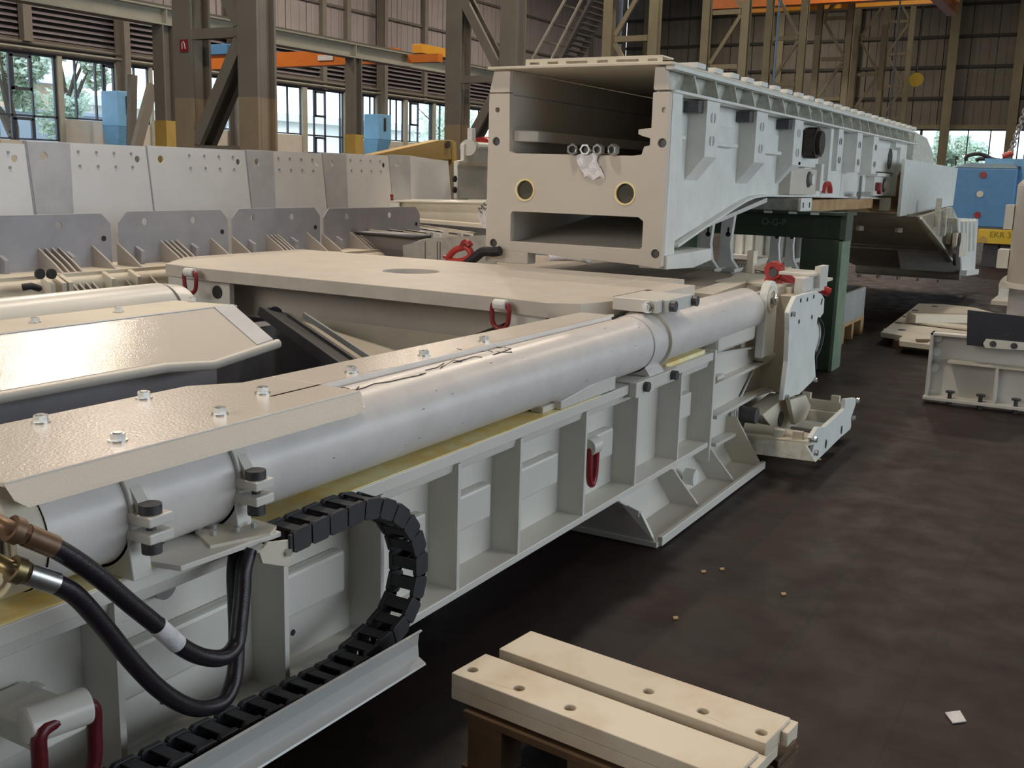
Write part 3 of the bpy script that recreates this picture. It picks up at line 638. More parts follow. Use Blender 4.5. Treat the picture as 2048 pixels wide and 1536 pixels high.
for q in ((82,845),(236,882),(288,797),(440,829),(525,787),(703,745),(848,711),(968,683)):
    p=A(*q,2,CZ); part('hex_bolt',hexbolt(M(),p,UZ,.0185,.017),zinc,wp if q[0]<460 else npl)
# box below the covers
part('support_rail',M().box(.9,4.4,2.20,2.26,.9,CZ-.012),greyp,cv)
# ================= bridge plate across both sides =================
BZ=1.1
dk=thing('bridge_plate','large thick white bridge plate with round hole spanning between both sides','plate',(5.3,3.7,.8))
hole=circ((5.30,3.78,BZ),UX,UY,.175,32)
part('plate',M().prism([(4.58,5.13,BZ),(4.53,4.79,BZ),(4.48,2.70,BZ),(4.47,2.56,BZ),(4.44,2.36,BZ),(4.52,2.22,BZ),(4.80,2.14,BZ),(5.10,2.12,BZ),(5.8,2.12,BZ),(5.8,2.26,BZ),(6.1,2.30,BZ),(6.15,5.40,BZ),(5.0,5.42,BZ)],(0,0,-.075),[hole]),deckm,dk,bevel=.004)
part('hole_floor',M().cyl((5.30,3.78,BZ-.09),(5.30,3.78,BZ-.06),.19,32),greyp,dk)
part('seam_strip',M().box(4.55,6.05,2.50,2.512,BZ,BZ+.0015),white,dk)
sv=[A(345,560,0,4.60),A(985,628,0,4.60)]
part('front_skirt',M().prism([(4.80,4.95,1.03),(4.80,4.90,.79),(4.80,3.12,.79),(4.80,2.72,.96),(4.80,2.62,1.03)],(.02,0,0)),mat('skirt_taupe',(.46,.42,.36),.5,var=.05),dk,bevel=.002)  # skirt in a darker taupe than the plate above it
part('side_bracket',M().box(4.59,4.63,4.60,5.12,.84,1.03),white,dk,bevel=.004)
part('side_bracket',M().box(4.56,5.0,2.42,2.58,.86,1.03),white,dk,bevel=.004)
part('bracket_foot',M().prism([(4.50,2.62,1.03),(4.50,2.40,1.03),(4.50,2.40,.93),(4.50,2.50,.87),(4.50,2.62,.87)],(.05,0,0)),white,dk,bevel=.003)
part('bore_left',M().cyl((4.585,4.70,.955),(4.60,4.70,.955),.040,20),bore,dk)
part('big_nut',hexbolt(M(),(4.50,2.36,.95),V((-1,-.3,0)),.042,.04),zinc,dk)
part('slot',M().box(4.9,5.35,2.20,2.23,BZ+.0005,BZ+.002),bore,dk)
# shackles on it
def shackle(px,py,x,label,s=1.0,mt=redm):
    c=A(px,py,0,x); T=thing('lifting_shackle',label,'shackle',tuple(c),'red lifting rings on the bridge plate')
    part('weld_lug',M().cyl(c+V((-.035*s,.05*s,.075*s)),c+V((-.035*s,-.045*s,.075*s)),.036*s,18),coolw,T,smooth=.5,bevel=.004)
    part('ring',M().tube([c+V((-.035*s,a*s,b2*s)) for a,b2 in ((-.062,.07),(-.066,0),(-.055,-.06),(-.02,-.088),(.02,-.088),(.055,-.06),(.066,0),(.062,.07),(.0,.078))],.0165*s,12,closed=True,sub=5),mt,T,smooth=1.2)
    return T
shackle(1006,630,4.45,'red lifting ring in white lug at right end of the bridge plate edge',.72)
shackle(387,563,4.50,'red lifting ring in white lug at left end of the bridge plate edge',.74)
T=thing('lifting_shackle','large dark red lifting ring in white lug at the lower left corner','shackle',(1.25,1.85,.4))
c=A(130,1420,1,1.80)+V((0,0,-.048))
part('weld_lug',M().cyl(c+V((-.075,.03,.035)),c+V((.055,-.0,.035)),.040,22),white,T,smooth=.5,bevel=.005)
part('lug_base',M().box(c.x-.07,c.x+.06,c.y,WEBY-.01,c.z-.02,c.z+.03),white,T,bevel=.006)
part('ring',M().tube([c+V((a,-.005+.02*a,b2)) for a,b2 in ((-.062,.03),(-.070,-.03),(-.066,-.10),(-.03,-.150),(.03,-.150),(.060,-.10),(.066,-.03),(.062,.03),(0,.035))],.0165,14,closed=True,sub=5),mat('dark_red_paint',(.13,.010,.016),.35,var=.15,nscale=25),T,smooth=1.2)
T=thing('lifting_shackle','small dark red ring hanging on the ribbed girder side','shackle',(4.0,1.9,.5))
c=A(1182,905,1,1.93)
part('weld_lug',M().cyl(c+V((-.04,0,.03)),c+V((.04,0,.03)),.04,18),white,T,smooth=.5); part('lug_base',M().box(c.x-.03,c.x+.03,c.y,WEBY-.01,c.z-.0,c.z+.05),white,T)
part('ring',M().tube([c+V((a*.5,-.01,b2)) for a,b2 in ((-.06,.02),(-.066,-.05),(-.05,-.12),(0,-.145),(.05,-.12),(.066,-.05),(.06,.02),(0,.03))],.015,12,closed=True,sub=4),redm,T,smooth=1.2)
# ================= far (left) side of the machine =================
fc=thing('far_cover','white bolted cover with glossy sloping panel opposite the big pipe','cover',(2.4,3.6,.9))
yA,yB=3.93,3.60
def ons(px,py,off=0):
    """point on the sloping panel plane through Y=3.6, z=1.06"""
    d=ray(px,py); k_=.515; t_=((CZ+off)-CAMH-k_*yB)/(d.z-k_*d.y); return V((0,0,CAMH))+d*t_
e0,e1,e2=A(372,603,2,CZ),A(484,611,2,CZ),A(466,617,2,CZ); yB2=e2.y
fs_=part('flat_strip',M().prism([(.9,yA,CZ),(e0.x,yA,CZ),(e1.x,e1.y+.03,CZ),(e1.x-.02,yB,CZ),(.9,yB,CZ)],(0,0,-.012)),cream,fc,bevel=.002)
t1,t2,t3=ons(546,680),ons(425,720),ons(380,730)
zl0=ons(0,782)
part('sloping_panel',M().prism([(.9,yB,CZ),(e1.x-.02,yB,CZ),t1,t2,(t3.x-.1,zl0.y,zl0.z),(.9,zl0.y,zl0.z)],(0,.004,-.012)),mirrorp,fc,bevel=.002,label='glossy sloping panel')
f0_=V((e1.x-.14,yB,CZ+.002)); part('end_fold',M().prism([f0_,(e1.x-.02,yB,CZ+.002),t1+UZ*.002,t1.lerp(t2,.28)+UZ*.002],(0,0,.003)),lapm,fc)
part('weld_line',M().bar((.9,yB+.012,CZ+.001),(e1.x-.05,yB+.012,CZ+.001),.03,.003),lapm,fc)
part('rounded_lip',M().tube([(.9,zl0.y-.01,zl0.z-.022),(t3.x-.1,zl0.y-.01,zl0.z-.022),t2+V((0,0,-.022)),t1+V((.02,-.01,-.018))],.022,12),white,fc,smooth=1.2)
for q in ((70,645),(237,624),(385,603)):
    p=A(*q,2,CZ); part('hex_bolt',hexbolt(M(),p,UZ,.0185,.017),zinc,fs_)
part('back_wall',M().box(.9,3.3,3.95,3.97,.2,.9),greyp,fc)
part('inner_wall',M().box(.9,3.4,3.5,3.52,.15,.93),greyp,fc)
fp=thing('far_pipe','fat white pipe casing on the far side, left of the bridge plate','pipe',(2.4,4.25,.8))
part('casing',M().cyl((.9,4.22,.955),(3.72,4.22,.955),.155,40).cyl((3.72,4.22,.955),(3.85,4.24,.95),.155,40,.14),white,fp,smooth=.6)
part('side_fill',M().prism([(.9,3.95,.90),(.9,3.95,1.055),(.9,4.08,1.02),(.9,4.1,.9)],(2.6,0,0)),white,fp)
# dark interior trough: belt, rubber flap and chute plates
it=thing('rubber_belt','dark rubber conveyor belt lying in the trough between the covers','belt',(2.5,2.9,.35))
part('belt',M().box(.9,5.2,2.32,3.50,.30,.33),beltm,it)
for k,x in enumerate((2.35,2.50)):
    a=A(285+35*k,765,2,.45); 
    part('belt_fastener',M().bar(V((2.55+.12*k,3.15,.40)),V((2.75+.12*k,2.5,.34)),.03,.012),galv,it)
cs=thing('chute_plate','worn metal chute plate sloping down under the bridge plate','plate',(4.2,3.1,.5))
a,b2,c,d=A(585,630,0,4.55),A(760,690,0,4.25),A(690,735,0,4.0),A(560,640,0,4.30)
part('slide_plate',M().hexa([a,V((4.9,2.45,.80)),V((4.3,2.40,.52)),V((3.95,3.0,.45)),a-V((0,0,.012)),V((4.9,2.45,.788)),V((4.3,2.40,.508)),V((3.95,3.0,.438))]),cream,cs)
c1,c2=A(545,628,0,4.35),A(690,730,0,3.9)
part('edge_strip',M().bar(c1+V((0,-.12,.0)),c2+V((0,-.12,0)),.02,.03),darksteel,cs)
part('edge_strip',M().bar(c1+V((.03,-.20,.01)),c2+V((.03,-.20,.01)),.012,.03),galv,cs)
fl_=thing('rubber_flap','thick black rubber edge flap slanting down beside chute plate','flap',tuple(c1))
part('flap',M().bar(c1,c2+(c2-c1)*.25,.05,.17,(-.5,.8,.3)).cyl(c1+V((.0,0,0)),c1+(c2-c1)*.03,.05,12),rubber,fl_,smooth=.8)
solo('slanted_side_plate',M().prism([A(770,640,0,4.9),A(1000,600,0,4.9),A(1000,680,0,4.9),A(800,730,0,4.9)],(.02,0,0)),cream,'pale slanted inner side plate below bridge plate right end','plate')
# plate under the near cover towards the bridge (right of last bolt)
solo('gusset_plate',M().prism([(4.30,2.06,CZ+.001),(4.55,2.06,CZ+.001),(4.6,2.32,CZ-.05),(4.35,2.30,CZ-.02)],(0,0,-.012)),white,'small white plate tucked under the right red lifting ring','plate')
# rear deck behind the bridge
rd=thing('rear_deck','grey-brown flat deck plate behind the bridge plate below the white box frame','deck',(7,3,.9))
part('deck_plate',M().prism([(6.16,2.28,1.0),(7.75,2.42,1.0),(8.3,3.4,1.0),(8.3,5.0,1.0),(6.16,5.0,1.0)],(0,0,-.06)),mat('shaded_tan_plate',(.34,.29,.235),.6,var=.08),rd)  # grey-tan plate, its colour dimmed for the shade under the upper frame
part('edge_band',M().prism([(6.12,2.12,1.02),(7.0,2.2,1.02),(7.75,2.42,1.02),(7.75,2.5,1.02),(7.0,2.35,1.02),(6.12,2.28,1.02)],(0,0,-.06)),cream,rd)
part('support_frame',M().box(6.3,8.0,2.7,2.8,0,.94).box(6.3,8.0,4.6,4.7,0,.94).box(6.2,6.3,2.7,4.7,.3,.94),greyp,rd)
# hidden body of the machine so nothing floats
bd=thing('machine_base','pale frame under the bridge plate carrying both sides of the machine','frame',(4.8,3.5,0))
part('cross_beam',M().box(4.9,5.4,2.3,5.3,.0,.20).box(4.95,5.3,4.9,5.2,.2,1.02).box(4.95,5.3,2.35,2.5,.2,1.02),greyp,bd)
part('cross_beam',M().box(1.0,1.3,2.3,5.0,.0,.20).box(3.4,3.7,2.3,5.0,.0,.20),greyp,bd)
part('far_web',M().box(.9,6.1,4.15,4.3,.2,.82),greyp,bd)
for x in (.7,2.2): part('skid_block',M().box(x,x+.25,1.98,2.28,.0,ZB),dwood,bd)
# ================= UPPER WHITE FRAME ON TRESTLES =================
def text(name,s,size,pos,right,up,mt,parent=None,ext=.001):
    cu=bpy.data.curves.new('txt','FONT'); cu.body=s; cu.size=size; cu.extrude=ext
    o=bpy.data.objects.new('txt',cu); COL.objects.link(o)
    dg=bpy.context.evaluated_depsgraph_get(); me=bpy.data.meshes.new_from_object(o.evaluated_get(dg)); bpy.data.objects.remove(o)
    r,u=V(right).normalized(),V(up).normalized(); n=r.cross(u)
    m=M(); m.add([V(pos)+r*v.co.x+u*v.co.y+n*v.co.z for v in me.vertices],[tuple(p.vertices) for p in me.polygons]); bpy.data.meshes.remove(me)
    return part(name,m,mt,parent)
FX=6.5; TP=2.41
uf=thing('box_frame','huge white steel box frame with open front resting on green trestles','frame',(6.5,3.3,1.11),)
def yz(l,x=FX): return [V((x,a,b)) for a,b in l]
def hc(y,z,r,n=18,x=FX): return circ((x,y,z),UY,UZ,r,n)
front=yz([(3.98,1.16),(3.975,2.25),(3.81,2.25),(3.80,1.86),(3.77,1.845),(2.86,1.842),(2.80,1.85),(2.785,1.90),(2.745,1.91),(2.745,1.955),(2.79,1.965),(2.83,1.98),(2.83,2.01),(2.74,2.02),(2.735,2.245),(2.625,2.245),(2.62,1.13),(2.64,1.115),(2.80,1.13),(3.70,1.165)])
slot=yz([(3.775,1.235),(3.775,1.43),(3.76,1.445),(2.80,1.445),(2.765,1.42),(2.765,1.25),(2.78,1.235)])
part('front_plate',M().prism(front,(.05,0,0),[slot,hc(3.666,1.596,.068,24),hc(2.903,1.596,.068,24),hc(3.905,2.14,.018,12),hc(3.911,1.925,.030),hc(3.915,1.213,.030),hc(2.658,2.132,.018,12),hc(2.66,1.925,.030),hc(2.667,1.211,.030)]),cream if False else mat('front_plate_paint',(.66,.60,.52),.42,var=.035,nscale=2,bump=.08),uf,bevel=.004)
fpm=MATS['front_plate_paint']
for y in (3.666,2.903):
    part('bore_collar',M().ring((FX-.004,y,1.596),(FX+.01,y,1.596),.077,.066,26),yellowtape,uf,smooth=.5)
    part('bore_plug',M().cyl((FX+.02,y,1.596),(FX+.05,y,1.596),.070,24),mat('plug_brown',(.085,.08,.065),.7,var=.1),uf)
for y,z in ((3.911,1.925),(3.915,1.213),(2.66,1.925),(2.667,1.211)): part('hole_plug',M().cyl((FX+.02,y,z),(FX+.05,y,z),.031,16),darksteel,uf)
part('hole_plug',M().cyl((FX+.02,2.658,2.132),(FX+.05,2.658,2.132),.019,12),coolw,uf)
# corner caps and top
part('corner_post',M().prism(yz([(3.975,2.258),(3.94,2.40),(3.81,2.40),(3.81,2.258)]),(.05,0,0)),fpm,uf,bevel=.004)
part('corner_post',M().prism(yz([(2.63,2.258),(2.735,2.258),(2.74,2.27),(2.735,2.40),(2.665,2.40)]),(.05,0,0)),fpm,uf,bevel=.004)
part('top_plate',M().box(6.46,15.0,2.60,3.97,TP,TP+.018),cream,uf,bevel=.003)
sl=[ [V((6.52,a,b)) for a,b in ((y0,TP+.030),(y1,TP+.030),(y1,TP+.045),(y0,TP+.045))] for y0,y1 in ((2.73,2.80),(2.86,3.02),(3.08,3.16),(3.23,3.39),(3.45,3.53),(3.59,3.67))]
part('slotted_strip',M().prism([V((6.52,a,b)) for a,b in ((2.70,TP+.018),(3.70,TP+.018),(3.70,TP+.066),(2.70,TP+.066))],(.012,0,0),sl).box(6.53,6.72,2.70,3.70,TP+.056,TP+.066),cream,uf)
for k in range(24):
    x=6.86+.355*k
    o=part('top_slat',M().box(x,x+.16,2.585,3.72,TP+.018,TP+.052),coolw if k else coolw,uf) if k==0 else copychild(o0,uf,(.355*k,0,0))
    if k==0: o0=o
    if k%2==0: part('slat_bolt',M().cyl((x+.25,2.62,TP+.02),(x+.25,2.62,TP+.045),.02,8),darksteel,uf)
# interior
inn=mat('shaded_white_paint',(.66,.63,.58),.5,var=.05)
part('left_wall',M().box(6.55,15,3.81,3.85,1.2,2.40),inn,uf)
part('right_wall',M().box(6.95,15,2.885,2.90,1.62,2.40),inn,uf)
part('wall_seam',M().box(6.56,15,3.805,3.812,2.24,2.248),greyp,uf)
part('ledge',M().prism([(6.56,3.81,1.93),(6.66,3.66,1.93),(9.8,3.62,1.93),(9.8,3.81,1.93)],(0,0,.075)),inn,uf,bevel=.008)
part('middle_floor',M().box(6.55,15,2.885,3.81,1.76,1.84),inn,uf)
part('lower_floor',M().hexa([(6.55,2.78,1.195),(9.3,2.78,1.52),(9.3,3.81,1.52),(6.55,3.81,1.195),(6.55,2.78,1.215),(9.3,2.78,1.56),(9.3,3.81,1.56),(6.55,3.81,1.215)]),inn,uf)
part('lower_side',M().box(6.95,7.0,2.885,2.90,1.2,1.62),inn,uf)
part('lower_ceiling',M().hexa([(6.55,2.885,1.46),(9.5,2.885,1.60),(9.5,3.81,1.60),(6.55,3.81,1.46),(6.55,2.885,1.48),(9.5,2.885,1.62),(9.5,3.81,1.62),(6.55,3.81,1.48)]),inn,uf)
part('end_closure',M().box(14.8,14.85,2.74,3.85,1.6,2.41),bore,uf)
part('left_flange',M().box(6.55,14.5,3.85,3.98,1.56,1.60).box(6.55,14.5,3.85,3.97,2.2,2.25),white,uf)
# right side of the frame
SY=2.63; WY=2.77; CY=2.715
ccurve=[A(*q,1,CY) for q in ((1357,490),(1412,452),(1440,434),(1472,413),(1495,399),(1512,392),(1535,389),(1640,391),(1777,396))]
web=[V((6.62,WY,2.25)),V((6.62,WY,1.17))]+[V((p.x,WY,p.z)) for p in ccurve[1:]]+[V((14.6,WY,2.25))]
part('side_web',M().prism(web,(0,.02,0)),coolw,uf)
m=M()
for a,b2 in zip(ccurve,ccurve[1:]):
    m.hexa([V((a.x,CY,a.z-.018)),V((b2.x,CY,b2.z-.018)),V((b2.x,2.98,b2.z-.018)),V((a.x,2.98,a.z-.018)),V((a.x,CY,a.z)),V((b2.x,CY,b2.z)),V((b2.x,2.98,b2.z)),V((a.x,2.98,a.z))])
part('curved_flange',m,coolw,uf)
part('corner_angle',M().box(6.55,6.72,2.62,2.645,1.12,2.245),coolw,uf,bevel=.003)
part('corner_angle',M().box(6.72,6.80,2.64,2.72,1.62,2.04),coolw,uf)
part('foot',M().prism([V((6.55,2.60,1.20)),V((7.42,2.60,1.21)),V((7.42,2.60,1.125)),V((7.05,2.60,1.09)),V((6.55,2.60,1.11))],(0,.2,0)),coolw,uf,bevel=.004)
part('front_foot',M().box(6.5,6.62,3.63,3.98,1.08,1.165),fpm,uf,bevel=.004)
part('top_ledge',M().box(6.55,15.5,2.60,2.73,2.245,2.262),coolw,uf)
part('upper_web',M().prism([V((6.55,2.74,2.26)),V((15.6,2.74,2.26)),V((15.6,2.70,2.405)),V((6.55,2.70,2.405))],(0,.01,0)),dustw,uf)
part('top_edge',M().box(6.5,15.3,2.60,2.66,2.385,2.41),coolw,uf)
gst=None
for k in range(21):
    x=6.95+.42*k
    if gst is None: gst=part('gusset',M().prism([V((x,2.605,2.262)),V((x,2.64,2.39)),V((x,2.74,2.39)),V((x,2.74,2.262))],(.02,0,0)),dustw,uf)
    else: copychild(gst,uf,(.42*k,0,0))
    part('cast_boss',M().cyl((x+.24,2.70,2.315),(x+.24,2.735,2.315),.035,12),dustw,uf,smooth=.6) if k<14 else 0
# vertical box stiffeners (pairs of half moon holes)
rdat=[(1411,1436,313,352),(1511,1533,325,360),(1588,1605,330,365),(1677,1686,342,0),(1715,1725,345,0),(1748,1758,348,0)]
for i,(pa,pb,yb_,yw) in enumerate(rdat):
    x0,x1=A(pa,280,1,SY).x,A(pb,280,1,SY).x; zb=A(pa,yb_,1,SY).z; zw=zb-.17
    part('box_stiffener',M().prism([V((x0,SY,2.245)),V((x0,WY,2.245)),V((x0,WY,zw if yw else zb)),V((x0,SY,zb))],(x1-x0,0,0)),coolw,uf,bevel=.004)
    if not yw: part('slim_rib',M().box(x0,x0+(x1-x0)*.85,2.76,WY,1.55,zb),coolw,uf)
    for z in (2.13 if i<3 else 2.12,(zb+.11)):
        xm=(x0+x1)/2; r=.036
        for s_ in (-1,1):
            part('half_moon_hole',M().prism(circ((xm+s_*.018,SY-.001,z),UX*s_,UZ,r,9,-PI/2,PI/2),(0,-.0015,0)),greyp if i<3 else darksteel,uf)
    if i<3: part('stiffener_notch',M().box(x0-.10,x0+.0,SY+.03,SY+.16,2.155,2.235),darksteel,uf)
# ledges between the stiffeners
for pa,pb,py in ((1362,1378,272),(1438,1482,286),(1533,1568,302)):
    a=A(pa,py,1,SY+.06); b2=A(pb,py,1,SY+.06)
    part('side_ledge',M().box(a.x,b2.x,SY+.08,WY,a.z-.02,a.z+.01),coolw,uf,bevel=.004)
    part('raised_panel',M().box(a.x,b2.x-.02,SY+.11,WY,a.z+.01,2.10),coolw,uf,bevel=.004)
# motor recess
a,b2=A(1611,262,1,SY),A(1658,325,1,SY)
part('recess_panel',M().box(a.x,b2.x,SY+.10,WY,1.62,2.22),MATS['dusty_upper_paint'] if False else coolw,uf)
part('recess_frame',M().box(b2.x,b2.x+.10,SY,WY,1.72,2.23),coolw,uf,bevel=.004)
c=A(1632,286,1,SY)
part('drive_motor',M().cyl((c.x,SY+.08,c.z),(c.x,SY-.02,c.z),.145,28).cyl((c.x,SY-.02,c.z),(c.x,SY-.06,c.z),.11,24).box(c.x-.12,c.x+.26,SY+.0,SY+.08,c.z-.12,c.z+.12),mat('motor_brown',(.06,.045,.035),.5,metal=.3,var=.2,nscale=20),uf,smooth=.5)
part('recess_ledge',M().box(a.x-.15,a.x+.45,SY-.0,WY,A(1620,330,1,SY).z-.02,A(1620,330,1,SY).z+.02),coolw,uf)
def port(px,py,r,col,plug=None,name='round_port'):
    c=A(px,py,1,SY+.04); o=part(name,M().cyl((c.x,WY,c.z),(c.x,SY+.03,c.z),r,24),col,uf,smooth=.5)
    if plug: part('port_plug',M().cyl((c.x+.03,SY+.03,c.z),(c.x+.03,SY+.0,c.z),r*.72,20),plug,o,smooth=.5)
for pa,pb,yt,yb2 in ((1592,1640,336,389),(1760,1799,294,346),(1757,1792,352,391)):
    a,b2=A(pa,yt,1,SY),A(pb,yb2,1,SY); part('port_panel',M().box(a.x,b2.x,SY+.04,WY,min(a.z,b2.z),max(a.z,b2.z)),MATS['front_plate_paint'] if pa==1592 else coolw,uf,bevel=.003)
port(1617,359,.075,darksteel,coolw); port(1779,318,.125,darksteel); port(1767,371,.085,darksteel,cream)
for pa,yt,yb_ in ((1644,328,382),(1802,295,350),(1793,345,392)):
    a=A(pa,yt,1,SY); b2=A(pa,yb_,1,SY); part('edge_rib',M().box(a.x,a.x+.10,SY,WY,b2.z,a.z),coolw,uf,bevel=.004)
a=A(1755,349,1,SY); part('port_ledge',M().box(a.x,a.x+.75,SY,WY,a.z-.02,a.z+.02),coolw,uf)
c=A(1654,386,1,2.74); part('red_eye',M().tube([c+V((.14*math.cos(t_),0,.10*math.sin(t_))) for t_ in [PI*k/8 for k in range(9)]],.025,8),brightred,uf,smooth=1)
c=A(1757,382,1,SY); part('red_coupling',M().cyl(c,c+V((0,0,.10)),.035,10).cyl(c+V((.14,0,0)),c+V((.14,.08,0)),.04,10),redm,uf,smooth=.6)
for q in ((1358,336),(1577,359)):
    c=A(*q,1,2.80); part('red_eye',M().cyl(c,c+V((0,.04,0)),.045,12),redm,uf,smooth=.6)
c=A(1712,388,1,SY); part('drain_pipe',M().bar(c+V((0,-.03,0)),c+V((.5,-.03,0)),.05,.05).cyl(c+V((.05,-.03,-.06)),c+V((.05,-.03,.2)),.02,8),galv,uf)
part('hanging_bracket',M().box(A(1776,400,1,SY).x,A(1776,400,1,SY).x+.2,SY,SY+.1,1.38,1.54),coolw,uf)
# far end of the frame and its tail chute
part('end_nose',M().prism([V((15.3,2.62,2.26)),V((15.3,2.62,2.41)),V((16.3,2.62,2.37)),V((16.9,2.62,2.20)),V((17.2,2.62,2.0)),V((15.3,2.62,1.9))],(0,1.2,0)),dustw,uf)
part('end_nose_side',M().box(14.5,15.4,2.70,3.8,1.55,2.25),coolw,uf)
tl=thing('tail_chute','dark flat chute pan sloping from frame end down to the floor','chute',(16,3.3,.3))
ra,rb_=A(1842,434,1,2.25),A(1921,545,1,2.25)
m=M(); ylf=4.75
m.hexa([V((ra.x,2.25,ra.z)),V((rb_.x,2.25,rb_.z)),V((rb_.x,3.9,rb_.z)),V((ra.x,ylf,ra.z)),V((ra.x,2.25,ra.z+.03)),V((rb_.x,2.25,rb_.z+.03)),V((rb_.x,3.9,rb_.z+.03)),V((ra.x,ylf,ra.z+.03))])
pan=mat('olive_grey_pan',(.42,.40,.34),.5,var=.12,nscale=2.5)
part('pan',m,pan,tl)
for f_ in (.02,.22,.5,.56):
    p=ra.lerp(rb_,f_); part('cross_strip',M().bar((p.x,2.3,p.z-.012),(p.x,ylf-.85*f_,p.z-.012),.02,.06,(1,0,-.25)),dustw if f_>.5 else pan,tl)
part('rounded_lip',M().cyl((rb_.x,2.25,rb_.z-.03),(rb_.x,3.9,rb_.z-.03),.10,14),pan,tl,smooth=.6)
for k in range(5):
    part('bolt_head',M().cyl((rb_.x-.1,2.55+.32*k,rb_.z-.18),(rb_.x-.1,2.55+.32*k,rb_.z-.13),.035,8),zinc,tl)
    p=ra.lerp(rb_,.15); part('bolt_head',M().cyl((p.x-.1,2.6+.5*k,p.z-.08),(p.x-.1,2.6+.5*k,p.z-.02),.05,8),coolw,tl)
sp=[A(*q,1,2.2) for q in ((1842,434),(1905,414),(1917,440),(1915,475),(1918,500),(1924,547),(1905,530))]
part('side_wall',M().prism(sp,(0,.06,0)),mat('grimy_side',(.50,.48,.40),.5,nscale=5,col2=(.30,.29,.24)),tl)
part('edge_flange',M().tube([A(*q,1,2.17) for q in ((1842,436),(1880,484),(1905,522),(1925,546),(1948,546))],.018,8),coolw,tl,smooth=1)
for k in range(5):
    p=sp[0].lerp(sp[5],.2+.14*k); part('side_rib',M().box(p.x+.15,p.x+.25,2.14,2.2,p.z+.05,p.z+.42),dustw,tl)
te=thing('drive_housing','white ribbed end housing standing on floor at the tail of the frame','housing',(19,2.1,.2))
a,b2=A(1917,432,1,2.05),A(1955,436,1,2.05)
part('housing',M().prism([A(1916,436,1,2.05),A(1957,438,1,2.05),A(1950,545,1,2.05),A(1925,546,1,2.05)],(0,.9,0)),coolw,te,bevel=.02)
for k in range(4):
    p=A(1924+8*k,440,1,2.04); q=A(1922+8*k,500,1,2.04); part('rib',M().bar(p,q,.05,.08),coolw,te)
part('boss_plate',M().prism([A(1913,466,1,2.02),A(1934,466,1,2.02),A(1932,512,1,2.02),A(1911,515,1,2.02)],(0,.05,0)),cream,te)
for q,r in (((1920,480),.10),((1915,510),.15)):
    c=A(*q,1,2.0); part('round_port',M().cyl(c,c+V((0,.04,0)),r,16),darksteel,te,smooth=.5)
part('base_lip',M().bar(A(1926,546,1,2.03),A(1951,543,1,2.03),.1,.08),coolw,te)
# nuts and plastic bag on the front
for i,q in enumerate(((1142,297),(1170,294),(1197,296),(1228,297))):
    c=A(*q,0,FX-.02); T=thing('hex_nut',['leftmost of four big steel nuts standing in the frame opening','second from left of four big steel nuts in the frame opening','third from left of four big steel nuts, above the paper','rightmost of four big steel nuts, beside the crumpled bag'][i],'nut',tuple(c),'big nuts in the frame opening')
    rr=.040; z0=1.842+rr*.88; ax=V((-1,.25*(i-1.5),0)).normalized(); c=V((FX+.01,c.y,z0))
    vs=[]; u=ax.cross(UZ).normalized(); m=M(); n=6
    a0=PI/6 if i!=1 else 0
    oc=[c+u*math.cos(a0+k*PI/3)*rr+UZ*math.sin(a0+k*PI/3)*rr for k in range(6)]; ic=[c+u*math.cos(a0+k*PI/3)*rr*.52+UZ*math.sin(a0+k*PI/3)*rr*.52 for k in range(6)]
    ic=[c+u*math.cos(k*PI/8)*rr*.55+UZ*math.sin(k*PI/8)*rr*.55 for k in range(16)]
    m.prism(oc,ax*.045,[ic]); part('nut_body',m,zinc,T,bevel=.003); part('bore',M().cyl(c+ax*.01,c+ax*.02,rr*.55,14),darksteel,T)
m=M(); nx,nz=9,12; base=[]
for j in range(nz+1):
    for i in range(nx+1):
        f_=j/nz; y=3.235-.155*(i/nx)+(.03*math.sin(f_*5)); 
        if j==0: p=V((FX+.06,y-.03,1.85))
        elif j==1: p=V((FX-.004,y-.02,1.855))
        else: p=V((FX-.006-.008*random.random()-.010*math.sin(i*1.3+j)*.5,y+.006*random.random(),1.855-(j-1)/(nz-1)*.165+.012*math.sin(i*1.1)*f_))
        base.append(p)
m.add(base,[(j*(nx+1)+i,j*(nx+1)+i+1,(j+1)*(nx+1)+i+1,(j+1)*(nx+1)+i) for j in range(nz) for i in range(nx)])
bagm=mat('plastic_bag',(.92,.91,.95),.3,var=.1,nscale=40,bump=.6,bscale=80)
solo('plastic_bag',m,bagm,'crumpled clear plastic bag with paper hanging over the frame opening edge','bag',smooth=1.0)
# ================= green trestle =================
tr2=thing('trestle','dark green steel trestle with two posts holding up the white box frame','trestle',(9.9,3.2,0))
part('beam',M().box(9.78,10.08,2.20,4.45,1.20,1.415),green,tr2,bevel=.006)
part('beam_flange',M().box(9.70,10.16,2.18,4.47,1.415,1.44),green,tr2)
part('post',M().box(9.72,10.12,2.22,2.56,0.0,1.20),green,tr2,bevel=.006)
part('post_face',M().box(9.72,10.05,2.19,2.22,0.0,1.20),lgreen,tr2)
part('post_cap',M().box(9.72,9.98,2.17,2.22,1.19,1.44),green,tr2)
yr_,yl_=A(1392,530,0,9.72).y,A(1325,530,0,9.72).y
part('post',M().box(9.72,10.12,yr_,yl_,0.0,1.20),lgreen,tr2,bevel=.006)
text('chalk_letters','O-G-P',.085,(9.775,2.96,1.305),-UY,UZ,mat('faded_chalk',(.22,.26,.22),.8),tr2)
for k,y in enumerate((2.92,2.69,2.49)): part('white_mark',M().box(9.69,9.70,y-.075,y,1.415,1.436),coolw,tr2)
bz=thing('support_channel','white steel channel lying on the trestle under the frame','channel',(9.9,3.4,1.44))
part('channel',M().box(9.75,10.05,2.62,4.3,1.44,1.55),dustw,bz,bevel=.006); part('end_plate',M().box(9.72,10.1,2.59,2.62,1.44,1.56),coolw,bz,bevel=.004)
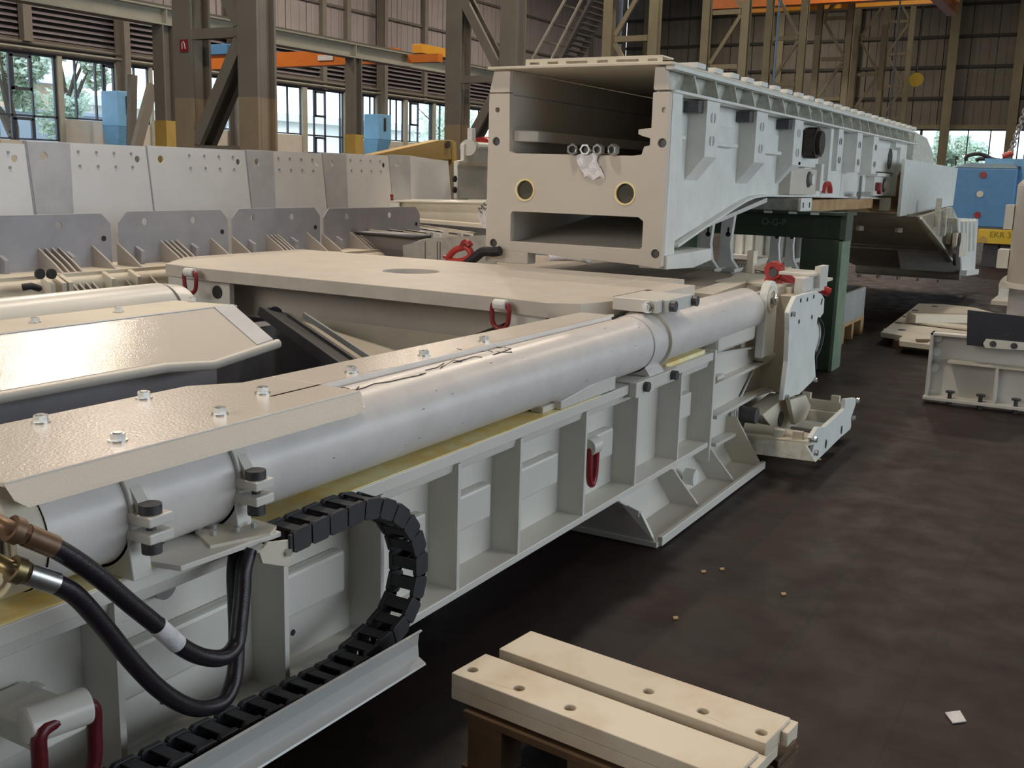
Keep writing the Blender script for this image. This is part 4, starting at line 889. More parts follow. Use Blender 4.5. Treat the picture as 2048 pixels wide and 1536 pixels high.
for y in (2.585,): part('slot',M().box(9.78,9.80,y,y+.004,1.47,1.52).box(10.0,10.02,y,y+.004,1.47,1.52),bore,bz)
solo('timber_block',M().box(10.15,13.2,2.66,3.05,1.42,1.535),wood,'long raw timber block wedged under the frame beyond the trestle','timber',bevel=.01)
tb2=thing('far_trestle','dark green trestle post far behind, beneath the frame','trestle',(13.2,3.3,0))
part('post',M().box(13.0,13.3,3.0,3.35,0,1.42),green,tb2,bevel=.01); part('foot',M().box(12.8,13.5,2.8,3.5,0,.03),green,tb2)
# leaning white board and plywood
solo('white_board',M().prism([A(1811,318,1,2.42),A(1916,336,1,2.42),A(1906,411,1,2.42),A(1800,433,1,2.42)],(0,.04,0)),mat('board_white',(.74,.79,.76),.55,nscale=14,col2=(.62,.66,.64),thr=(.3,.7)),'large pale rectangular board standing against the far end of the frame','board',bevel=.004)
solo('plywood_sheet',M().prism([A(1803,345,1,2.6),A(1815,330,1,2.6),A(1815,425,1,2.6),A(1797,412,1,2.6)],(0,.5,0)),wood,'brown plywood edge showing left of the pale board','board')
# ================= parts seen under the frame =================
for i,(px,s_,x_) in enumerate(((1412,1.0,9.0),(1452,1.0,9.2),(1550,.95,11.6),(1580,.85,12.2))):
    y=A(px,500,0,x_).y; zt=A(px,452,0,x_).z; zb=A(px,535,0,x_).z
    T=thing('curved_bracket',['white curved bracket plate with oval hole, leftmost under the frame','second white curved bracket plate under the frame','third white curved bracket under the frame, left of the green post','last white curved bracket beside the green post'][i],'bracket',(x_,y,zb-.02),'curved brackets under the frame')
    hgt=zt-zb+.25; w_=.072*s_
    prof=[(-w_,0),(w_*1.6,0),(w_*.8,hgt*.12),(w_*.5,hgt*.35),(w_*.7,hgt*.6),(w_*1.0,hgt),(-w_*.7,hgt),(-w_*.9,hgt*.5)]
    part('plate',M().prism([V((x_,y-a,zb+b2)) for a,b2 in prof],(.06,0,0)),coolw,T,bevel=.006)
    part('oval_hole',M().cyl((x_-.002,y-.01,zb+hgt*.48),(x_,y-.01,zb+hgt*.48),.022,12).box(x_-.002,x_,y-.018,y-.002,zb+hgt*.48,zb+hgt*.58),bore,T)
    part('base',M().box(x_-.1,x_+.3,y-w_*1.7,y+w_*1.1,zb-.03,zb),white,T)
    part('stand',M().box(x_,x_+.15,y-.06,y+.06,0,zb-.03),greyp,T)
rp=thing('ribbed_panel','white ribbed side panel of a machine seen below the trestle beam','panel',(12.8,3.5,0))
x_=12.8
ya,yb_=A(1465,500,0,x_).y,A(1606,500,0,x_).y; zt=A(1530,452,0,x_).z+.2; zb=A(1530,510,0,x_).z
part('sheet',M().box(x_,x_+.04,yb_,ya,zb,zt),coolw,rp)
for k in range(8): part('rib',M().box(x_-.08,x_,yb_+(ya-yb_)*k/7-.02,yb_+(ya-yb_)*k/7+.02,zb,zt),coolw,rp)
part('bottom_rail',M().box(x_-.3,x_+.04,yb_,ya,zb-.05,zb),white,rp); part('plinth',M().box(x_-.1,x_+.04,yb_,ya,0,zb-.05),cream,rp)
text('faint_letters','Ismk',.12,(x_-.101,A(1475,520,0,x_).y,zb-.17),-UY,UZ,darksteel,rp)
part('wood_scrap',M().prism([A(1480,545,0,8.6),A(1500,520,0,8.6),A(1516,518,0,8.6),A(1505,548,0,8.6)],(.3,0,0)),cream,T)  # loose wood scrap, lying apart but parented to the last bracket
# ================= hinge frame at the far right end =================
def z8(x,y): return (1300+x/3.49,500+y/3.49)
HY=1.70
hf=thing('end_bulkhead','white upright hinge plates with holes at the right end of the machine','frame',(6.8,HY,.2))
pts=[A(*z8(*q),1,HY) for q in ((972,440),(985,400),(1020,325),(1165,282),(1192,318),(1185,430),(1165,505),(1160,600),(1150,745),(1158,895),(1040,1010),(1015,1015),(930,1050),(935,1000),(962,780),(972,560))]
part('hinge_plate',M().prism(pts,(0,.03,0)),coolw,hf,bevel=.004)
for q in ((1052,352),(1098,345),(1143,325),(1040,500),(1130,468),(988,450),(1195,370),(1200,350)):
    c=A(*z8(*q),1,HY-.001); part('bolt_hole',M().prism(circ(c,UX,UZ,.014,10),(0,-.002,0)),bore,hf)
for q in ((990,447),(945,1025),(1145,905)):
    c=A(*z8(*q),1,HY); part('small_bolt',M().cyl(c,c-UY*.02,.016,8),zinc,hf)
p2=[A(*z8(*q),1,HY+.14) for q in ((1140,310),(1195,300),(1218,340),(1212,440),(1185,480),(1200,540),(1195,640),(1160,720),(1140,720))]
part('rear_plate',M().prism(p2,(0,.03,0)),coolw,hf,bevel=.004)
part('black_hose',M().tube([A(*z8(*q),1,HY+.12) for q in ((1175,480),(1200,520),(1205,600),(1180,700),(1155,750),(1155,830))],.013,10,sub=4),rubber,hf,smooth=1.2)
a,b2=A(*z8(880,680),0,6.9),A(*z8(970,680),0,6.9)
part('upright_box',M().box(6.75,6.95,1.73,2.0,.34,.98),cream,hf,bevel=.004)
part('upright_box',M().box(6.3,6.75,1.98,2.02,.3,1.0),fpm,hf)
part('upper_arm',M().box(6.75,7.3,1.74,1.80,.98,1.10).box(6.9,7.2,1.72,1.95,1.10,1.12),white,hf,bevel=.004)
part('arm_channel',M().box(7.0,7.2,1.70,1.74,1.02,1.16),white,hf)
part('lower_bracket',M().prism([A(1525,830,1,1.8),A(1575,790,1,1.8),A(1595,800,1,1.8),A(1600,850,1,1.8),A(1555,870,1,1.8)],(0,.12,0)),cream,hf,bevel=.004)
for q in ((1514,832),(1563,838)):
    c=A(*q,1,1.79); part('dark_roller',M().cyl(c,c+UY*.1,.05,18),darksteel,hf,smooth=.6)
part('pivot_gusset',M().prism([A(1580,800,1,1.72),A(1612,790,1,1.72),A(1622,812,1,1.72),A(1612,838,1,1.72),A(1590,850,1,1.72)],(0,.03,0)),cream,hf,bevel=.003)
# hanging step frame
def zs(x,y): return (1420+x/3.841,560+y/3.841)
sf=thing('step_frame','white rectangular hinged step frame hanging low beside the skid','frame',(6.6,1.5,.05))
SYF=1.42
part('side_plate',M().prism([A(*zs(*q),1,SYF) for q in ((775,1215),(830,1130),(880,1130),(1035,990),(1040,915),(1115,905),(1130,925),(1085,1060),(1085,1130),(812,1400),(775,1375),(805,1250))],(0,.025,0)),coolw,sf,bevel=.003)
for q in ((890,1260),(1010,1150)):
    c=A(*zs(*q),1,SYF-.001); part('slot_hole',M().prism(circ(c,UX*.7,UZ,.028,12),(0,-.002,0)),bore,sf)
for q in ((795,1225),(803,1325),(1095,1060),(1125,925)):
    c=A(*zs(*q),1,SYF); part('bolt_head',M().cyl(c,c-UY*.02,.018,8),zinc,sf)
f0,f1,f2,f3=A(*zs(248,1205),0,6.12),A(*zs(728,1262),0,5.95),A(*zs(805,1395),0,5.88),A(*zs(292,1330),0,6.05)
part('front_board',M().hexa([f3,f2,f2+V((.03,0,0)),f3+V((.03,0,0)),f0,f1,f1+V((.03,0,0)),f0+V((.03,0,0))]),dustw,sf)
part('front_top_bar',M().bar(f0+V((.03,0,0)),f1+V((.05,-.02,0)),.08,.03),cream,sf,bevel=.004)
g0,g1=A(*zs(665,905),0,7.45),A(*zs(1040,950),0,7.40)
part('rear_bar',M().bar(g0+V((0,.25,-.03)),g1+V((0,0,-.03)),.05,.07).bar(g0+V((-.1,.25,-.10)),g1+V((-.1,0,-.10)),.03,.10),cream,sf,bevel=.004)
part('middle_tube',M().cyl(V((6.25,1.90,.19)),V((6.25,1.44,.17)),.045,16),cream,sf,smooth=.6)
part('tread_plate',M().box(6.55,6.75,1.46,1.90,.06,.08).box(6.95,7.2,1.46,1.90,.06,.08),white,sf)
part('inner_side',M().box(6.1,7.4,1.93,1.96,.03,.16),white,sf)
for k,p in enumerate((f0.lerp(f1,.55)+V((.06,0,.03)),f0.lerp(f1,.85)+V((.06,0,.03)),g0.lerp(g1,.5)+V((0,.1,.02)),g0.lerp(g1,.8)+V((0,.0,.02)))):
    part('lock_lug',M().box(p.x-.02,p.x+.02,p.y-.03,p.y+.03,p.z-.03,p.z+.03),cream if k else dustw,sf,bevel=.003)
part('yellow_sticker',M().box(6.97,7.1,1.56,1.62,.081,.083),yellow,sf)
# red swivel hook with arm
sw=thing('swivel_hook','chunky red swivel lifting point with thick arm at the pipe end','lifting eye',(7.2,2.15,1.0))
def zr(x,y): return A(1300+x/3.49,500+y/3.49,0,7.25)
c=zr(870,140)
part('eye_ring',M().ring(c+V((-.05,0,0)),c+V((.04,0,0)),.062,.022,20),brightred,sw,smooth=.5,bevel=.004)
part('body',M().prism([zr(830,150),zr(905,150),zr(925,210),zr(925,282),zr(795,268),zr(795,205)],(.13,0,0)),brightred,sw,bevel=.01)
d0,d1=zr(885,155),zr(1050,260)
part('arm',M().tube([d0,d0.lerp(d1,.5)+V((0,0,.005)),d1],lambda t:.036-.008*t,14),redm,sw,smooth=1.0)
part('arm_pin',M().cyl(d0+V((-.06,.01,0)),d0+V((-.02,.01,0)),.03,12),darksteel,sw)
part('seat_plate',M().hexa([V((7.1,1.85,.99)),V((8.0,1.85,.99)),V((8.0,2.45,.99)),V((7.1,2.45,.99)),V((7.1,1.85,1.01)),V((8.0,1.85,1.01)),V((8.0,2.45,1.01)),V((7.1,2.45,1.01))]),cream,sw)
ht=thing('finned_bracket','cream top bracket with small fins behind the red swivel hook','bracket',(7.8,2.0,1.0))
part('top_plate',M().prism([A(1497,537,0,7.9),A(1530,527,0,7.9),A(1622,543,0,7.9),A(1600,555,0,7.9)],(.1,0,-.02)),cream,ht)
part('leg',M().box(7.85,7.95,2.42,2.47,.99,1.18),cream,ht); part('end_fin',M().prism([A(1600,548,0,7.6),A(1622,546,0,7.6),A(1622,562,0,7.6),A(1634,570,0,7.6),A(1634,586,0,7.6),A(1605,586,0,7.6)],(.1,0,0)),coolw,ht,bevel=.004)
c=A(1647,580,0,7.5); solo('red_pin',M().cyl(c+V((0,.06,.02)),c+V((.05,-.03,-.02)),.032,12),brightred,'short red pin sticking out right of the hinge plates','pin',smooth=.6)
# red sling link on the deck left of the frame
sl_=thing('sling_link','bright red chain link coupling lying behind the bridge plate','coupling',(6.4,4.0,1.02))
c=A(922,508,0,6.5)
def zl4(x,y): return A(620+x/5.39,270+y/5.39,0,6.45)
part('link',M().tube([zl4(*q) for q in ((1500,1350),(1500,1310),(1560,1245),(1640,1215),(1680,1210),(1720,1240),(1735,1290),(1700,1330),(1640,1355),(1560,1360))],.024,12,closed=True,sub=4),brightred,sl_,smooth=1.2)
part('link_head',M().tube([zl4(*q) for q in ((1650,1210),(1665,1170),(1700,1165),(1725,1200))],.028,12,sub=4),redm,sl_,smooth=1.2)
part('pin',M().cyl(zl4(1440,1310),zl4(1500,1330),.012,8),redm,sl_)
solo('black_sling',M().tube([zl4(*q) for q in ((1700,1375),(1780,1320),(1850,1265),(1900,1255),(1980,1260),(2050,1250))],.035,12,sub=4),rubber,'black rubber sleeve running from red link behind the frame front','sling',smooth=1.2)
c=A(1140,517,2,1.02); solo('crumpled_film',M().tube([c+V((-.1,.15,0)),c+V((0,.05,.01)),c+V((.05,-.1,.0)),c+V((-.05,-.2,.01))],.03,8,sub=3),bagm,'crumpled clear film lying on deck under the frame','film',smooth=1)
# ================= MACHINE BEHIND ON THE LEFT =================
PY=6.6; GPY=5.7
bounds=[-230,52,295,495,650,785,905]
zt=[None]*7
gl=['leftmost white guard panel cut by picture edge','white guard panel with grey lap at its left, second from left','white guard panel behind the red-signed column, third from left','white guard panel fourth from left with two light holes','white stained guard panel fifth from left','white guard panel with sloping top edge at the right end of the row']
for k in range(6):
    x0=A(bounds[k],285,1,PY).x; x1=A(bounds[k+1],300,1,PY).x; zT=A((bounds[k]+bounds[k+1])/2,[282,287,296,303,308,312][k],1,PY).z
    T=thing('guard_panel',gl[k],'panel',(x0,PY,.9),'white guard panels at rear left')
    y=PY+.012*k
    out=[V((x0,y,.9)),V((x1-.01,y,.9)),V((x1-.01,y,zT)),V((x0,y,zT))]
    if k==5: zr_=A(905,322,1,PY).z; out=[V((x0,y,.9)),V((x1,y,.9)),V((x1,y,zr_)),V((x0+(x1-x0)*.75,y,zr_+.01)),V((x0+(x1-x0)*.35,y,zT)),V((x0,y,zT))]
    L=x1-x0
    holes=[circ((x0+.13,y,zT-.10),UX,UZ,.030,12),circ((x1-.10,y,zT-.10),UX,UZ,.026,12)] if k in (0,1,2,3,4) else [circ((x0+.15,y,zT-.12),UX,UZ,.028,12)]
    part('sheet',M().prism(out,(0,.01,0),holes).lean(zT,.12),panelw,T)
    part('grey_lap',M().prism([V((x0+.01,y-.006,.92)),V((x0+L*.26,y-.006,.92)),V((x0+L*.34,y-.006,zT-.004)),V((x0+.01,y-.006,zT-.004))],(0,.005,0),[circ((x0+.13,y-.006,zT-.10),UX,UZ,.030,12)]).lean(zT,.12),lapm if k!=2 else panelw,T,label='grey overlapping strip')
    part('seam',M().box(x0-.012,x0+.004,y-.01,y+.012,.9,zT).lean(zT,.12),greyp,T)
    rv=M()
    for i in range(4):
        for j in (0,1):
            xx=x0+L*(.40+.15*i); rv.cyl((xx,y-.006,zT-.06-.10*j),(xx,y,zT-.06-.10*j),.011,8)
    part('rivet',rv.lean(zT,.12),greyp,T,kind='stuff') if k<5 else 0
    part('bottom_frame',M().box(x0,x1,y-.10,y-.02,0,.9),greyp,T)
# grey deflector plates with fins
gb=[(-120,220),(237,455),(464,640),(647,840)]
gn=['grey deflector plate with upright fins at far left','grey deflector plate with upright fins, second from left','grey deflector plate with fins left of the dark guard sheet','grey deflector plate partly behind the dark guard sheet']
finpx=[[(95,1),(108,1),(122,1),(135,1),(203,1),(15,0),(150,0)],[(253,1),(340,1),(350,1),(360,1),(371,1),(440,1),(290,0),(400,0)],[(483,1),(551,1),(559,1),(567,1),(573,1),(632,1),(515,0),(600,0)],[(662,1),(718,1),(724,1),(731,1),(737,1),(690,0)]]
for k,(p0,p1) in enumerate(gb):
    x0=A(p0,430,1,GPY).x; x1=A(p1,420,1,GPY).x; zT=A((p0+p1)/2,[430,421,416,415][k],1,GPY).z; zB=zT-.46; c=.07
    T=thing('deflector_plate',gn[k],'plate',(x0,GPY,zB),'grey deflector plates')
    hp=[circ((x0+(x1-x0)*f_,GPY,zT-.07),UX,UZ,.026,12) for f_ in (.22,.66)]
    part('plate',M().prism([V((x0,GPY,zB)),V((x1,GPY,zB)),V((x1,GPY,zT-c)),V((x1-c,GPY,zT)),V((x0+c,GPY,zT)),V((x0,GPY,zT-c))],(0,.012,0),hp),greyp,T,bevel=.002)
    for px,big in finpx[k]:
        x=A(px,470,1,GPY-.1).x
        if big: part('fin',M().prism([V((x,GPY,zT-.20)),V((x,GPY-.15,zT-.29)),V((x,GPY-.42,zB-.02)),V((x,GPY-.42,zB-.26)),V((x,GPY,zB-.26))],(.014,0,0)),mat('grey_fin',(.44,.40,.37),.5,var=.06),T)
        else: part('short_tab',M().prism([V((x,GPY,zT-.23)),V((x,GPY-.06,zT-.26)),V((x,GPY-.05,zT-.38)),V((x,GPY,zT-.38))],(.03,0,0)),greyp,T)
    part('bolt_hole',M().cyl((x1-.06,GPY-.004,zT-.16),(x1-.06,GPY,zT-.16),.018,10).cyl((x1-.05,GPY-.004,zT-.36),(x1-.05,GPY,zT-.36),.014,10),bore,T)
lr=thing('conveyor_trough','pale trough side rail with rounded lip under the grey deflector plates','rail',(3,5.5,.9))
zb_=A(200,530,1,5.6).z
part('upper_rail',M().box(2.2,9,5.45,5.9,zb_-.06,zb_-.02).cyl((2.2,5.45,zb_-.09),(9,5.45,zb_-.09),.05,14),cream,lr,smooth=.6)
part('lower_rail',M().box(2.2,9,5.30,5.42,zb_-.24,zb_-.19),white,lr)
part('side_web',M().box(2.2,9,5.42,5.45,.3,zb_-.12),white,lr)
for px in (85,108,208,260,122,350): 
    x=A(px,555,1,5.4).x; part('lug',M().prism(circ((x,5.36,zb_-.12),UX*.01+UY*0,UZ,.001,4) if False else [V((x,5.42,zb_-.02)),V((x,5.33,zb_-.06)),V((x,5.33,zb_-.2)),V((x,5.42,zb_-.2))],(.03,0,0)),cream,lr)
for px in (82,105): c=A(px,548,1,5.33); part('bore_hole',M().cyl(c,c+V((0,.02,0)),.03,12),bore,lr)
part('base',M().box(2.2,9,5.5,6.5,.0,.3),greyp,lr)
part('dark_rag',M().tube([A(45,575,1,5.28),A(62,572,1,5.25),A(78,577,1,5.3)],.02,8),rubber,lr,smooth=1)
# dark guard sheet and grey boxes
X7=7.2
dg=thing('dark_guard_sheet','dark grey bent guard sheet with thin lip behind the bridge plate','sheet',(X7,5.6,.8))
def zl(x,y,xx): return A(620+x/5.39,270+y/5.39,0,xx)
dgm=mat('dark_grey_sheet',(.20,.175,.17),.5,var=.05)
part('face',M().prism([zl(130,1130,X7),zl(240,1070,X7),zl(340,1060,X7),zl(1100,1120,X7),zl(1290,1095,X7),zl(1010,1190,X7),zl(1000,1330,X7),zl(310,1280,X7)],(.02,0,0)),dgm,dg)
part('lip',M().tube([zl(170,1052,X7-.05),zl(400,1050,X7-.05),zl(800,1082,X7-.05),zl(1100,1112,X7-.05),zl(1300,1095,X7-.05)],.012,8),bore,dg,smooth=1)
part('top_sheet',M().prism([zl(170,1048,X7),zl(300,1035,X7+.1),zl(1000,1065,X7+.1),zl(1300,1090,X7),zl(1100,1108,X7)],(0,0,.01)),greyp,dg)
part('support',M().box(X7+.03,X7+.3,5.4,6.2,0,.95),greyp,dg)
gbx=thing('grey_sheet_box','pale grey sheet metal box with seams left of the white frame front','box',(7.0,4.8,.7))
part('front_sheet',M().prism([zl(1000,1190,7.05),zl(1100,1165,7.05),zl(1300,1110,7.05),zl(1790,1085,7.05),zl(2000,1080,7.05),zl(2000,1420,7.05),zl(1010,1420,7.05)],(.02,0,0)),mat('light_grey_sheet',(.42,.41,.38),.5,nscale=8,col2=(.30,.28,.25),thr=(.25,.5)),gbx)
for q in (1240,1370,1400): part('seam',M().bar(zl(q,1150,7.045),zl(q,1400,7.045),.006,.004,(0,1,0)),dgm,gbx)
part('body',M().box(7.1,7.7,4.45,5.2,0,1.0),greyp,gbx)
# stack of slotted boards
for k,(a,b2) in enumerate((((470,1005),(830,1040)),((500,985),(1000,1035)),((680,970),(1240,1050)),((890,962),(1420,1040)),((1040,950),(1760,1050)))):
    xx=7.35+.28*k; p,q=zl(a[0],a[1],xx),zl(b2[0],b2[1],xx)
    T=thing('slotted_board',['nearest short white slotted bar of the stack behind dark sheet','second white slotted bar of the stack','middle white slotted bar of the stack','fourth white slotted bar of the stack','longest rear white slotted bar of the stack'][k],'bar',tuple(q),'stacked slotted bars')
    h_=.075; sl_h=[]
    dlt=(p-q); 
    for f0_,f1_ in ((.04,.15),(.22,.36),(.45,.56)):
        a_,b_=q+dlt*f0_,q+dlt*f1_; sl_h.append([a_-UZ*.030,b_-UZ*.030,b_-UZ*.048,a_-UZ*.048])
    part('bar',M().prism([p,q,q-UZ*h_,p-UZ*h_],(.012,0,0),sl_h).hexa([q-UZ*.01,p-UZ*.01,p+V((.04,0,-.01)),q+V((.04,0,-.01)),q,p,p+V((.04,0,0)),q+V((.04,0,0))]),coolw if k%2 else cream,T)
    for f_ in (.2,.75): c=q+dlt*f_; part('stud',M().cyl(c+V((-.01,0,-.04)),c+V((0,0,-.04)),.018,8),greyp,T)
solo('stack_stand',M().box(7.3,8.8,4.5,6.0,0,.95).box(7.35,8.7,4.6,5.9,.95,1.10),greyp,'grey stand under the slotted bars','stand')
wbx=thing('white_trough_box','long cream open trough box behind the slotted bars','box',(8.9,5.5,1.0))
zz=zl
part('front',M().prism([zz(710,715,8.9),zz(1930,735,8.9),zz(1930,960,8.9),zz(1000,890,8.9),zz(715,895,8.9)],(.02,0,0)),cream,wbx)
part('top_lip',M().prism([zz(640,705,8.85),zz(1930,725,8.85),zz(1930,700,9.3),zz(900,690,9.3)],(0,0,-.012)),white,wbx)
part('left_face',M().prism([zz(712,715,8.85),zz(960,728,8.85),zz(960,890,8.85),zz(715,895,8.85)],(.02,0,0)),coolw,wbx)
part('base_ledge',M().prism([zz(620,905,8.6),zz(1000,898,8.6),zz(1930,970,8.6),zz(1930,1010,8.6),zz(1000,930,8.6),zz(620,960,8.6)],(.2,0,0)),cream,wbx)
part('legs',M().box(9.0,9.6,5.2,7.2,0,1.2),greyp,wbx)
c=zz(785,690,8.9); solo('red_clevis',M().cyl(c+V((0,.12,0)),c+V((0,-.1,.0)),.022,10).box(c.x-.02,c.x+.02,c.y-.12,c.y-.08,c.z-.03,c.z+.05),redm,'tiny red clevis pin lying on the cream trough lip','pin')
solo('paper_label',M().prism([zz(1870,765,6.6),zz(1925,770,6.6),zz(1925,1000,6.6),zz(1880,1010,6.6),zz(1795,880,6.6)],(.01,0,0)),paper,'white paper label with number hanging left of the frame front','label')
text('label_number','M57',.07,zz(1838,850,6.59),V((0,-.6,.45)),V((0,.45,.6)),darksteel)
bpy.data.objects['label_number'].parent=bpy.data.objects['paper_label']; bpy.data.objects['label_number'].location=-bpy.data.objects['paper_label'].location
# ochre boom and white machine parts behind
ob=thing('ochre_boom','long tapering ochre yellow steel boom behind the white guard panels','boom',(10.5,8,1.5))
part('boom_plate',M().prism([A(735,312,1,8),A(880,280,1,8),A(908,281,1,8),A(914,318,1,8),A(860,322,1,8)],(0,.15,0)),ochre,ob,bevel=.005)
part('end_edge',M().prism([A(905,281,1,7.98),A(912,284,1,7.98),A(914,330,1,7.98),A(907,330,1,7.98)],(0,.3,0)),mat('ochre_bright',(.60,.40,.12),.5),ob)
c=A(897,289,1,7.97); part('dark_badge',M().cyl(c,c+V((0,.02,0)),.05,12),darksteel,ob)
part('trestle_leg',M().box(11.9,12.1,8.02,8.12,0,1.9).box(10.3,10.5,8.02,8.12,0,1.8),ochre,ob)
wm=thing('white_winch','white machine block with pipe and upright post between boom and frame','machine',(10.4,6.3,1.0))
part('block',M().prism([A(928,288,1,6.4),A(943,284,1,6.4),A(958,300,1,6.4),A(980,300,1,6.4),A(980,398,1,6.4),A(915,398,1,6.4),A(915,322,1,6.4),A(928,320,1,6.4)],(0,.05,0)),coolw,wm,bevel=.006)
part('upright_post',M().prism([A(944,256,1,6.35),A(951,256,1,6.35),A(952,312,1,6.35),A(944,312,1,6.35)],(0,.06,0)),coolw,wm)
part('cross_pipe',M().cyl(A(952,292,1,6.4),A(982,294,1,6.4),.045,10),coolw,wm,smooth=.6)
part('eye',M().cyl(A(936,295,1,6.38),A(941,300,1,6.6),.09,14),white,wm,smooth=.6)
for q in ((911,358),(911,380)): c=A(*q,1,6.38); part('bolt_hole',M().cyl(c,c+V((0,.02,0)),.035,10),bore,wm)
part('top_lines',M().bar(A(915,326,1,6.38),A(978,331,1,6.38),.03,.03),cream,wm); part('stand',M().box(10.0,11.0,6.5,6.9,0,1.3),greyp,wm)
part('red_spool',M().cyl(A(962,300,1,7.0),A(978,300,1,7.0),.16,14),brightred,wm,smooth=.6)
# ================= RIGHT SIDE OBJECTS =================
BX=8.8
fb=thing('bolted_frame','grey-white bolted steel frame box standing on dark bolts at the right edge','frame',(BX,.8,.0))
y0=1.235; y1=.30; zt_=.565
part('back_plate',M().box(BX+.10,BX+.12,y1,y0,.03,zt_),white,fb)
part('top_flange',M().box(BX-.02,BX+.12,y1,y0,zt_-.02,zt_),white,fb,bevel=.003)
part('end_flange',M().box(BX-.02,BX+.12,y0-.02,y0,.03,zt_),white,fb,bevel=.003)
part('bottom_flange',M().box(BX-.04,BX+.12,y1,y0+.01,.03,.055),white,fb,bevel=.003)
part('ledge',M().box(BX-.03,BX+.1,y1,1.09,.335,.355),cream,fb,bevel=.003)
part('upright_rib',M().box(BX-.03,BX+.1,A(1987,780,0,BX).y-.02,A(1987,780,0,BX).y,.055,.335),white,fb,bevel=.003)
for q in ((1876,675),(1874,703),(1870,734),(1866,786)):
    c=A(*q,0,BX+.1); part('bolt_head',M().cyl(c-UX*.03,c,.035,14),coolw,fb,smooth=.6)
for q in (1898,1960,2032):
    c=A(q,805,0,BX-.0); part('foot_bolt',M().cyl((BX-.0,c.y,0.0),(BX-.0,c.y,.055),.022,10).cyl((BX-.0,c.y,.05),(BX-.0,c.y,.10),.016,8).cyl((BX-.0,c.y,.10),(BX-.0,c.y,.115),.035,8),darksteel,fb)
bk=thing('black_plate','black plate with slotted pale bar bolted on the frame at right edge','plate',(BX-.08,.7,.45))
part('plate',M().prism([A(1935,620,0,BX-.08),A(2075,636,0,BX-.08),A(2075,705,0,BX-.08),A(1933,690,0,BX-.08)],(.03,0,0)),mat('black_paint',(.03,.032,.045),.4,var=.1),bk,bevel=.003)
part('slotted_bar',M().prism([A(1972,678,0,BX-.10),A(2075,688,0,BX-.10),A(2075,703,0,BX-.10),A(1970,696,0,BX-.10),A(1966,687,0,BX-.10)],(.02,0,0)),white,bk,bevel=.002)
for q in ((1986,688),(2028,692)): c=A(*q,0,BX-.105); part('bolt_hole',M().cyl(c,c+UX*.004,.024,12),darksteel,bk)
text('faint_mark','CHBO',.045,A(1990,672,0,BX-.082),-UY,UZ,darksteel,bk)
fpz=.13
fpp=thing('flat_plates','stacked cream flat plates with holes lying on the floor at right','plate',(13,1.8,0))
def zf(x,y,z=fpz): return A(1650+x/3.84,500+y/3.84,2,z)
o_=[(430,630),(720,410),(900,415),(1140,440),(1330,490),(1528,495),(1528,640),(820,730),(575,700),(570,680),(600,660)]
part('lower_plate',M().prism([zf(*q) for q in o_],(0,0,-.05)),cream,fpp)
part('raised_bar',M().prism([zf(630,480,.25),zf(1100,490,.25),zf(1100,555,.16),zf(660,545,.16)][:2]+[zf(1140,500,.25),zf(700,500,.25)],(0,0,-.09)),cream,fpp)
part('raised_face',M().prism([zf(630,480,.25),zf(1110,492,.25),zf(1110,492,.25)-V((0,0,.11)),zf(630,480,.25)-V((0,0,.11))],(-.05,0,0)),cream,fpp)
part('skirt',M().prism([zf(635,560,.14),zf(1110,620,.14),zf(1110,590,.14),zf(700,555,.14)],(0,0,.02)),cream,fpp)
for q in ((480,610),(590,615),(620,512),(840,432),(690,465),(565,560)):
    c=zf(*q); part('plate_hole',M().prism(circ(c,UX*1.3,UY,.045,12),(0,0,.002)),bore if q!=(480,610) else coolw,fpp)
part('dark_block',M().prism([zf(695,690,.135),zf(810,692,.135),zf(790,708,.135),zf(705,706,.135)],(0,0,.01)),dwood,fpp)
part('packing_beam',M().box(11.6,11.8,1.3,2.0,0,.08).box(13.6,13.8,1.3,2.2,0,.08),dwood,fpp)
cv2=thing('clevis_block','white clevis block with round eye on a base plate at right edge','clevis',(17.3,1.3,0))
c=A(2022,572,0,17.3)
part('eye',M().ring(c,c+V((.2,0,0)),.17,.06,18),cream,cv2,smooth=.5); part('web',M().box(17.3,17.5,c.y-.16,c.y+.16,.05,c.z-.05),coolw,cv2); part('base_plate',M().box(17.0,18.2,c.y-1.0,c.y+.22,0,.06),cream,cv2)
part('second_web',M().box(17.3,17.5,c.y-.6,c.y-.35,.05,c.z+.1),coolw,cv2)
dr=thing('grey_drum','big rounded grey-white drum casing cut by the right picture edge','drum',(15,.7,.3))
c=A(2030,450,0,14.5)
part('shell',M().cyl((14.5,c.y-.50,.55),(14.5,c.y-.50,1.75),.52,40).cyl((14.5,c.y-.5,1.75),(14.5,c.y-.5,1.92),.52,40,.36),mat('drum_grey',(.50,.46,.42),.35,var=.05),dr,smooth=.6,bevel=.01)
part('lower_shell',M().cyl((14.5,c.y-.50,.0),(14.5,c.y-.50,.50),.48,32),greyp,dr,smooth=.5); part('band',M().ring((14.5,c.y-.50,.5),(14.5,c.y-.50,.56),.56,.4,32),white,dr,smooth=.5)
part('white_lug',M().box(14.4,14.7,c.y+.02,c.y+.12,1.2,1.5),coolw,dr); part('white_lug',M().box(14.4,14.7,c.y+.02,c.y+.15,.72,.95),coolw,dr)
